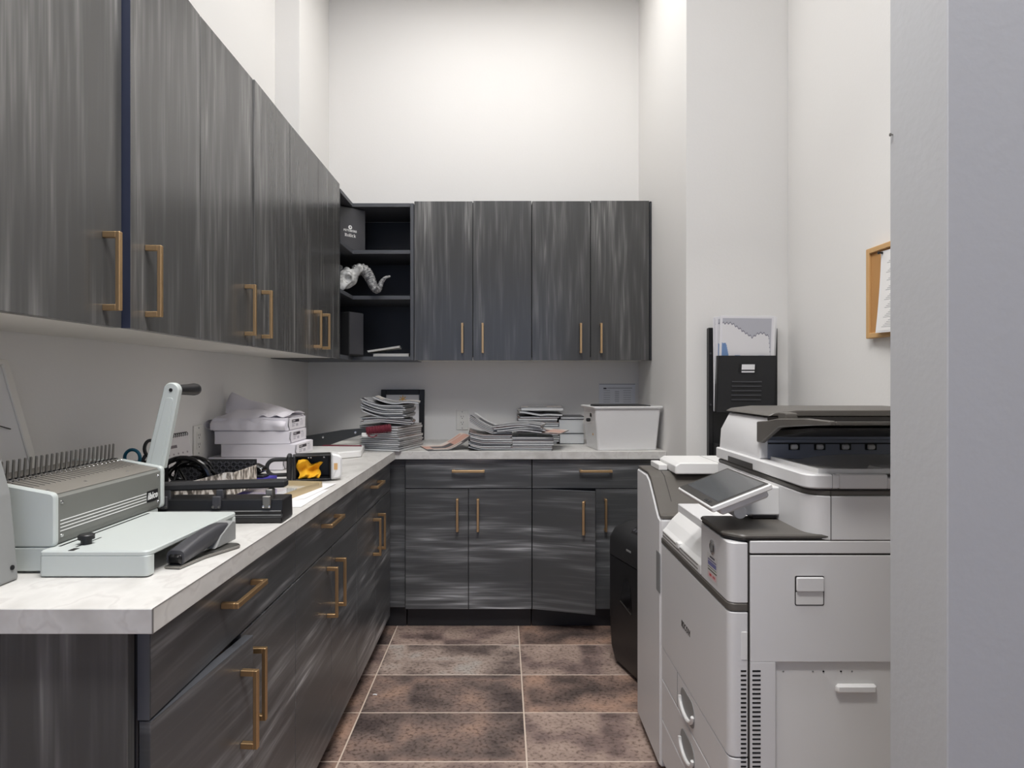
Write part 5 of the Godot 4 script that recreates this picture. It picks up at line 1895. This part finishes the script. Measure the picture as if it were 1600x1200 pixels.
func copier() -> void:
	var t := thing("copier", "large pale grey multifunction copier with a tilted touch screen, back to the right wall", "copier", Vector3(0.83, 0.0, -1.67))
	var b: Buf
	# core and side panel
	b = Buf.new()
	b.mm(CF + 0.05, CB, 0.03, 0.845, CZ + 0.002, CN - 0.012)
	part("core", b, M.copier_white, t)
	for z in [CN - 0.08, CZ + 0.08]:
		for x in [CF + 0.1, CB - 0.08]:
			b = Buf.new()
			b.lathe([Vector2(0.0001, 0), Vector2(0.02, 0.0), Vector2(0.022, 0.01), Vector2(0.022, 0.03), Vector2(0.0001, 0.031)], 12, Transform3D(Basis(), Vector3(x, 0, z)))
			part("castor", b, M.black, t)
	# side panel round a sunken tray bay
	b = Buf.new()
	b.mm(0.5335, CB, 0.615, 0.8445, CN - 0.012, CN, 0.001)
	b.mm(0.5335, 0.588, 0.06, 0.6148, CN - 0.012, CN, 0.001)
	b.mm(0.5882, CB, 0.06, 0.2, CN - 0.012, CN, 0.001)
	part("side_panel", b, M.copier_white, t)
	b = Buf.new()
	b.mm(0.5882, CB, 0.2, 0.6148, CN - 0.0119, CN - 0.009, 0.0)
	part("sunken_panel", b, M.copier_light, t)
	b = Buf.new()
	b.box(Vector3(0.763, 0.556, CN - 0.004), Vector3(0.088, 0.02, 0.012), 0.005)
	part("ledge", b, M.copier_light, t)
	for x in [0.608, 0.672, 0.695, 0.733, 0.757]:
		b = Buf.new()
		b.lathe([Vector2(0.0001, 0), Vector2(0.0019, 0), Vector2(0.0019, 0.0012), Vector2(0.0001, 0.0014)], 8, Transform3D(Basis(Vector3.RIGHT, PI / 2), Vector3(x, 0.591, CN - 0.0088)))
		part("dimple", b, M.slot if x in [0.695, 0.733] else M.device_grey, t)
	# latch
	b = Buf.new()
	b.prism(rounded(rect(0.629, 0.692, 0.737, 0.801), 0.004), CN, CN + 0.0008, Transform3D(), 0.0)
	part("latch_outline", b, M.copier_dark, t)
	b = Buf.new()
	b.prism(rounded(rect(0.631, 0.690, 0.739, 0.767), 0.003), CN + 0.0006, CN + 0.0016, Transform3D(), 0.0004)
	part("latch_pocket", b, M.copier_light, t)
	b = Buf.new()
	b.prism(rounded(rect(0.631, 0.690, 0.768, 0.799), 0.004), CN + 0.0006, CN + 0.007, Transform3D(), 0.002)
	part("latch_flap", b, M.copier_white, t)
	# strip above the side panel
	b = Buf.new()
	b.mm(0.533, CB, 0.849, 0.8755, CN - 0.03, CN, 0.0015)
	part("side_strip", b, M.copier_white, t)
	b = Buf.new()
	b.mm(0.533, CB, 0.8442, 0.8492, CN - 0.03, CN - 0.004, 0.0)
	part("shadow_gap", b, M.copier_dark, t)
	b = Buf.new()
	b.mm(0.5285, 0.5335, 0.06, 0.876, CN - 0.03, CN - 0.005, 0.0)
	part("shadow_gap", b, M.copier_dark, t)
	# front door, lower front and its corner
	part("front_door", band(0.409, 0.722, CF, 0.05, CN, CZ, 0.5285), M.copier_white, t)
	b = band(0.31, 0.4065, CF + 0.001, 0.05, CN, CZ, 0.5285)
	part("drawer", b, M.copier_white, t)
	part("drawer", band(0.185, 0.3075, CF + 0.001, 0.05, CN, CZ, 0.5285), M.copier_white, t)
	part("drawer", band(0.06, 0.1825, CF + 0.001, 0.05, CN, CZ, 0.5285), M.copier_white, t)
	b = Buf.new()
	b.mm(CF + 0.0003, CF + 0.0012, 0.31, 0.4065, -1.792, -1.7895, 0.0)
	part("drawer_joint", b, M.device_grey, t)
	for y in [0.358, 0.246, 0.12]:
		b = Buf.new()
		b.prism(rounded(rect(-1.755, -1.63, y - 0.034, y + 0.034), 0.034, 8), CF - 0.0006, CF + 0.0012, SIDE, 0.0002)
		part("drawer_recess", b, M.device_grey, t)
		b = Buf.new()
		var arc := []
		for q in 15:
			var a := PI * (1.0 + q / 14.0)
			arc.append(Vector3(CF - 0.003, y + 0.004 + 0.032 * sin(a), -1.6925 + 0.058 * cos(a)))
		b.tube(arc, 0.0055, 8)
		part("drawer_handle", b, M.copier_light, t)
	b = Buf.new()
	b.prism(rounded(rect(-1.42, -1.381, 0.62, 0.68), 0.003), 0.524, 0.5295, SIDE, 0.0)
	part("door_grip", b, M.copier_dark, t)
	b = Buf.new()
	b.prism(rounded(rect(0.514, 0.5265, 0.62, 0.68), 0.002), CN - 0.002, CN + 0.0012, Transform3D(), 0.0004)
	part("door_grip_plate", b, M.copier_light, t)
	lettering("RICOH", 0.0165, t, Vector3(CF - 0.0004, 0.562, -1.706), Basis(Vector3.UP, -PI / 2), M.copier_dark, "Droid Sans", true, 1.15)
	# vents on both sides of the corner joint
	for k in 46:
		var y := 0.5955 - 0.0098 * k
		for s in 2:
			b = Buf.new()
			if s == 0:
				b.mm(0.5125, 0.5245, y - 0.002, y + 0.002, CN - 0.001, CN + 0.0006, 0.0004)
			else:
				b.mm(0.5375, 0.5555, y - 0.002, y + 0.002, CN - 0.001, CN + 0.0006, 0.0004)
			part("vent_slot", b, M.slot, t)
	# dark trim line over the door
	part("trim_line", band(0.7235, 0.741, CF - 0.001, 0.05, CN, CZ, 0.5285), M.copier_grey, t)
	b = Buf.new()
	b.mm(CF + 0.002, CF + 0.05, 0.741, 0.7425, CZ + 0.01, -1.58, 0.0)
	part("trim_shelf", b, M.copier_grey, t)
	# exit tray in the far half of the front
	b = Buf.new()
	b.prism(rounded([Vector2(0.487, 0.7425), Vector2(0.53, 0.7425), Vector2(0.66, 0.7425), Vector2(0.66, 0.86), Vector2(0.55, 0.835), Vector2(0.515, 0.80), Vector2(0.497, 0.775), Vector2(0.487, 0.765)], [0.002, 0.0, 0.0, 0.004, 0.03, 0.02, 0.01, 0.006]), CZ + 0.012, -1.58, Transform3D(), 0.002)
	part("exit_tray", b, M.copier_light, t)
	for y in [0.752, 0.762]:
		b = Buf.new()
		b.mm(CF - 0.0008, CF + 0.002, y - 0.001, y + 0.001, CZ + 0.02, -1.6, 0.0)
		part("tray_groove", b, M.copier_grey, t)
	b = Buf.new()
	b.mm(CF - 0.004, CF + 0.01, 0.758, 0.774, -1.79, -1.765, 0.002)
	part("tray_tab", b, M.copier_light, t)
	b = Buf.new()
	b.mm(0.6605, 0.70, 0.75, 0.965, CZ + 0.01, -1.585)
	part("inner_wall", b, M.copier_light, t)
	# control block at the near half of the front
	part("control_block", band(0.7415, 0.872, CF, 0.05, CN, -1.575, 0.5285), M.copier_white, t)
	b = Buf.new()
	b.prism(rounded([Vector2(0.52, -1.572), Vector2(0.705, -1.572), Vector2(0.705, CN - 0.032), Vector2(0.52, CN - 0.032)], 0.002), 0.845, 0.8755, PLAN)
	part("block_fill", b, M.copier_white, t)
	b = Buf.new()
	b.prism(rounded([Vector2(0.483, -1.58), Vector2(0.72, -1.58), Vector2(0.708, CN - 0.001), Vector2(0.545, CN - 0.001), Vector2(0.517, CN + 0.0015), Vector2(0.483, CN - 0.035)], [0.02, 0.005, 0.005, 0.02, 0.02, 0.02], 6), 0.8805, 0.889, PLAN, 0.003)
	part("block_lid", b, M.copier_grey, t)
	b = Buf.new()
	b.prism(rounded([Vector2(0.4855, -1.578), Vector2(0.718, -1.578), Vector2(0.706, CN - 0.004), Vector2(0.546, CN - 0.004), Vector2(0.518, CN - 0.0015), Vector2(0.4855, CN - 0.037)], [0.02, 0.005, 0.005, 0.02, 0.02, 0.02], 6), 0.8762, 0.8803, PLAN)
	part("lid_edge", b, M.copier_dark, t)
	b = Buf.new()
	b.lathe([Vector2(0.0001, 0), Vector2(0.017, 0), Vector2(0.017, 0.002), Vector2(0.013, 0.0035), Vector2(0.011, 0.002), Vector2(0.0001, 0.002)], 20, Transform3D(Basis(Vector3.BACK, PI / 2), Vector3(CF - 0.0002, 0.835, -1.487)))
	part("emblem", b, M.chrome, t)
	b = Buf.new()
	b.mm(CF - 0.0036, CF - 0.0022, 0.826, 0.845, -1.494, -1.479, 0.0)
	part("emblem_mark", b, M.device_grey, t)
	b = Buf.new()
	b.face_uv(Vector3(CF - 0.0006, 0.755, -1.525), Vector3(CF - 0.0006, 0.755, -1.452), Vector3(CF - 0.0006, 0.815, -1.452), Vector3(CF - 0.0006, 0.815, -1.525))
	part("sticker", b, M.sticker_print, t)
	# scanner
	b = band(0.8775, 0.9725, 0.66, 0.055, CN, CZ, CB)
	part("scanner", b, M.copier_white, t)
	b = Buf.new()
	b.mm(0.7065, 0.7075, 0.8785, 0.985, CN - 0.01, CN + 0.0004, 0.0)
	part("joint", b, M.copier_dark, t)
	part("scanner_glass_rim", band(0.973, 0.9835, 0.662, 0.055, CN - 0.001, CZ, CB), M.copier_grey, t)
	part("shadow_gap", band(0.984, 0.9875, 0.668, 0.05, CN - 0.006, CZ, CB, 0.0), M.copier_dark, t)
	# document feeder: base with a scooped basin
	b = Buf.new()
	var front_profile := rounded([Vector2(0.655, CZ), Vector2(0.70, CZ), Vector2(0.70, CN - 0.02), Vector2(0.725, CN - 0.012), Vector2(0.725, CN), Vector2(0.655, CN)], [0.003, 0.0, 0.0, 0.0, 0.0, 0.055], 8)
	b.prism(front_profile, 0.988, 1.019, PLAN, 0.003)
	b.mm(0.7255, 0.83, 0.988, 1.0195, CN - 0.02, CN, 0.002)
	b.mm(0.8305, CB, 0.988, 1.012, CN - 0.02, CN, 0.002)
	b.mm(0.70, CB, 0.988, 0.998, CZ, CN - 0.02, 0.0)
	part("feeder_base", b, M.copier_white, t)
	b = Buf.new()
	b.mm(0.7095, 0.7105, 0.988, 1.0195, CN - 0.01, CN + 0.0004, 0.0)
	part("joint", b, M.device_grey, t)
	b = Buf.new()
	b.sheet(16, 10, func(u: float, v: float):
		var x := 0.69 + 0.41 * u
		var z := -1.655 + 0.255 * v
		var y := 1.0185 + 0.004 * smoothstep(0.2, 0.5, u) * (1.0 - v) - 0.009 * exp(-pow((u - 0.15) / 0.12, 2)) * (1.0 - v) - 0.01 * sin(clampf(u * 1.3, 0.0, 1.0) * PI) * sin(v * PI)
		return Vector3(x, y, z), 0.01)
	part("exit_basin", b, M.copier_light, t, 60.0)
	b = Buf.new()
	b.box(Vector3(0.86, 1.022, CN - 0.055), Vector3(0.055, 0.014, 0.06), 0.004)
	part("paper_stop", b, M.copier_light, t)
	b = Buf.new()
	b.prism(PackedVector2Array([Vector2(-1.86, 0.9885), Vector2(-1.68, 0.9885), Vector2(-1.68, 1.004), Vector2(-1.86, 1.004)]), 0.6535, 0.6555, SIDE)
	part("hand_grip", b, M.copier_dark, t)
	# feeder hump
	b = Buf.new()
	b.prism(PackedVector2Array([Vector2(0.664, 1.0195), Vector2(CB - 0.02, 1.0195), Vector2(CB - 0.02, 1.128), Vector2(0.71, 1.128), Vector2(0.694, 1.124), Vector2(0.668, 1.075)]), CZ + 0.004, -1.656, Transform3D(), 0.003)
	part("feeder_hump", b, M.copier_white, t)
	b = Buf.new()
	b.prism(rounded([Vector2(0.682, 1.1295), Vector2(CB, 1.1295), Vector2(CB, 1.146), Vector2(0.76, 1.146), Vector2(0.70, 1.139)], [0.002, 0.002, 0.004, 0.05, 0.02]), CZ, -1.652, Transform3D(), 0.002)
	part("feeder_cover", b, M.copier_grey, t)
	# throat of the feeder: wall, rail and rollers
	b = Buf.new()
	b.mm(0.684, 1.12, 1.02, 1.0835, -1.6555, -1.652, 0.0005)
	part("throat_wall", b, M.copier_inner, t)
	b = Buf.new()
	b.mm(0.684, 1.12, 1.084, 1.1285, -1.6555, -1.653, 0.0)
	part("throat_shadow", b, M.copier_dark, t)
	b = Buf.new()
	b.mm(0.684, 1.1, 1.0655, 1.0705, -1.6518, -1.642, 0.001)
	part("rail", b, M.copier_inner, t)
	b = Buf.new()
	b.mm(0.684, 1.09, 1.0585, 1.0615, -1.6518, -1.6495, 0.0)
	part("throat_gap", b, M.slot, t)
	for k in 5:
		b = Buf.new()
		b.mm(0.737 + 0.066 * k, 0.765 + 0.066 * k, 1.043, 1.0585, -1.6518, -1.6495, 0.0)
		part("roller_window", b, M.slot, t)
		b = Buf.new()
		b.lathe([Vector2(0.0001, 0), Vector2(0.0062, 0.0005), Vector2(0.0068, 0.003), Vector2(0.0068, 0.013), Vector2(0.0062, 0.0155), Vector2(0.0001, 0.016)], 14, Transform3D(Basis(Vector3.BACK, -PI / 2), Vector3(0.741 + 0.066 * k, 1.0515, -1.6475)))
		part("roller", b, M.copier_light, t)
	# sloping input tray with its thick front rim
	b = Buf.new()
	b.prism(rounded([Vector2(-1.664, 1.063), Vector2(-1.636, 1.063), Vector2(-1.53, 1.111), Vector2(-1.29, 1.1325), Vector2(-1.29, 1.140), Vector2(-1.40, 1.139), Vector2(-1.54, 1.1305), Vector2(-1.60, 1.122), Vector2(-1.664, 1.116)], [0.003, 0.003, 0.06, 0.0, 0.003, 0.0, 0.03, 0.02, 0.004]), 0.659, 0.671, SIDE, 0.002)
	part("tray_rim", b, M.copier_grey, t)
	b = Buf.new()
	b.prism(PackedVector2Array([Vector2(-1.645, 1.096), Vector2(-1.53, 1.112), Vector2(-1.29, 1.133), Vector2(-1.29, 1.1385), Vector2(-1.53, 1.124), Vector2(-1.645, 1.112)]), 0.6715, 1.09, SIDE, 0.001)
	part("input_tray", b, M.copier_grey, t)
	b = Buf.new()
	b.prism(PackedVector2Array([Vector2(-1.64, 1.078), Vector2(-1.5, 1.098), Vector2(-1.42, 1.112), Vector2(-1.42, 1.1165), Vector2(-1.5, 1.108), Vector2(-1.64, 1.094)]), 0.69, 1.07, SIDE, 0.0)
	part("tray_underside", b, M.copier_dark, t)
	b = Buf.new()
	b.prism(rounded(rect(-1.63, -1.585, 1.122, 1.142), 0.006), 0.70, 0.73, SIDE, 0.002)
	part("paper_guide", b, M.copier_grey, t)
	# touch screen on its arm
	var tilt := Transform3D(Basis(Vector3.BACK, 0.375), Vector3(0.4536, 0.9437, 0.0))
	b = Buf.new()
	b.prism(rounded(rect(0.0, 0.1435, -1.664, -1.398), 0.006), -0.012, 0.0, tilt * PLAN, 0.002)
	part("screen_case", b, M.copier_light, t)
	b = Buf.new()
	b.prism(rounded(rect(0.02, 0.135, -1.65, -1.412), 0.01), -0.03, -0.0122, tilt * PLAN, 0.004)
	part("screen_back", b, M.copier_white, t)
	b = Buf.new()
	b.prism(rounded(rect(0.004, 0.1395, -1.659, -1.403), 0.004), 0.0002, 0.0012, tilt * PLAN, 0.0004)
	part("bezel", b, M.bezel, t)
	b = Buf.new()
	b.mm(0.024, 0.133, 0.0012, 0.0018, -1.648, -1.414, 0.0)
	b.xf(tilt)
	part("screen", b, M.screen_glass, t)
	for k in 3:
		b = Buf.new()
		b.mm(0.009, 0.016, 0.0012, 0.0024, -1.47 + 0.014 * k, -1.461 + 0.014 * k, 0.0003)
		b.xf(tilt)
		part("screen_button", b, M.black, t)
	b = Buf.new()
	b.lathe([Vector2(0.0001, 0), Vector2(0.0145, 0.0), Vector2(0.0155, 0.002), Vector2(0.0155, 0.118), Vector2(0.0145, 0.12), Vector2(0.0001, 0.12)], 24, Transform3D(Basis(Vector3.RIGHT, -PI / 2), Vector3(0.545, 0.9195, -1.47)))
	part("hinge", b, M.copier_light, t)
	b = Buf.new()
	b.prism(rounded([Vector2(0.562, 0.9), Vector2(0.662, 0.9), Vector2(0.662, 0.968), Vector2(0.62, 0.968), Vector2(0.562, 0.925)], 0.005), -1.625, -1.53, Transform3D(), 0.003)
	part("arm", b, M.copier_light, t)
	b = Buf.new()
	b.mm(0.6, 0.658, 0.8895, 0.8995, -1.61, -1.54, 0.002)
	part("arm_foot", b, M.copier_dark, t)

func finisher() -> void:
	var t := thing("finisher", "pale grey finisher unit with a sloping dark top docked to the copier's far side", "finisher", Vector3(0.78, 0.0, -2.14))
	var zf := -2.305
	var zn := -1.972
	var prof := [Vector2(zf, 0.03), Vector2(zn, 0.03), Vector2(zn, 0.795), Vector2(-2.0, 0.80), Vector2(-2.055, 0.845), Vector2(-2.12, 0.895), Vector2(-2.16, 0.908), Vector2(zf, 0.908)]
	var b := Buf.new()
	b.prism(rounded(prof, [0.006, 0.01, 0.01, 0.02, 0.05, 0.03, 0.02, 0.006]), CF - 0.004, 1.1, SIDE, 0.006)
	part("housing", b, M.copier_white, t)
	b = Buf.new()
	b.prism(rounded([Vector2(zf + 0.002, 0.9095), Vector2(-2.158, 0.9095), Vector2(-2.117, 0.897), Vector2(-2.05, 0.846), Vector2(-1.995, 0.8015), Vector2(zn, 0.7965), Vector2(zn, 0.806), Vector2(-1.99, 0.811), Vector2(-2.045, 0.858), Vector2(-2.112, 0.908), Vector2(-2.155, 0.918), Vector2(zf + 0.002, 0.918)], [0.0, 0.02, 0.03, 0.05, 0.02, 0.0, 0.003, 0.02, 0.05, 0.03, 0.02, 0.003]), CF - 0.001, 0.72, SIDE, 0.002)
	part("sloping_cover", b, M.copier_grey, t)
	b = Buf.new()
	b.prism(PackedVector2Array([Vector2(-2.157, 0.9182), Vector2(-2.113, 0.9082), Vector2(-2.046, 0.8582), Vector2(-1.992, 0.8112), Vector2(-1.992, 0.8122), Vector2(-2.046, 0.8592), Vector2(-2.113, 0.9092), Vector2(-2.157, 0.9192)]), 0.531, 0.5335, SIDE)
	part("cover_joint", b, M.copier_dark, t)
	b = Buf.new()
	b.prism(rounded(rect(zn - 0.045, zn + 0.0004, 0.565, 0.69), 0.006), CF - 0.0045, CF - 0.002, SIDE, 0.0008)
	part("grip_recess", b, M.device_grey, t)
	b = Buf.new()
	b.prism(rounded([Vector2(0.56, 0.9185), Vector2(1.08, 0.9185), Vector2(1.08, 0.955), Vector2(0.575, 0.955), Vector2(0.56, 0.945)], 0.006), -2.29, -2.08, Transform3D(), 0.003)
	part("upper_tray", b, M.copier_light, t)
	b = Buf.new()
	b.mm(0.528, 0.558, 0.9185, 0.938, -2.29, -2.17, 0.002)
	part("tray_end", b, M.copier_light, t)
	b = Buf.new()
	b.mm(0.70, 0.7015, 0.9545, 0.9556, -2.28, -2.082, 0.0)
	part("tray_joint", b, M.device_grey, t)
	for x in [0.56, 1.05]:
		for z in [-2.27, -2.0]:
			b = Buf.new()
			b.lathe([Vector2(0.0001, 0), Vector2(0.018, 0.0), Vector2(0.02, 0.008), Vector2(0.02, 0.0295), Vector2(0.0001, 0.03)], 12, Transform3D(Basis(), Vector3(x, 0, z)))
			part("castor", b, M.black, t)
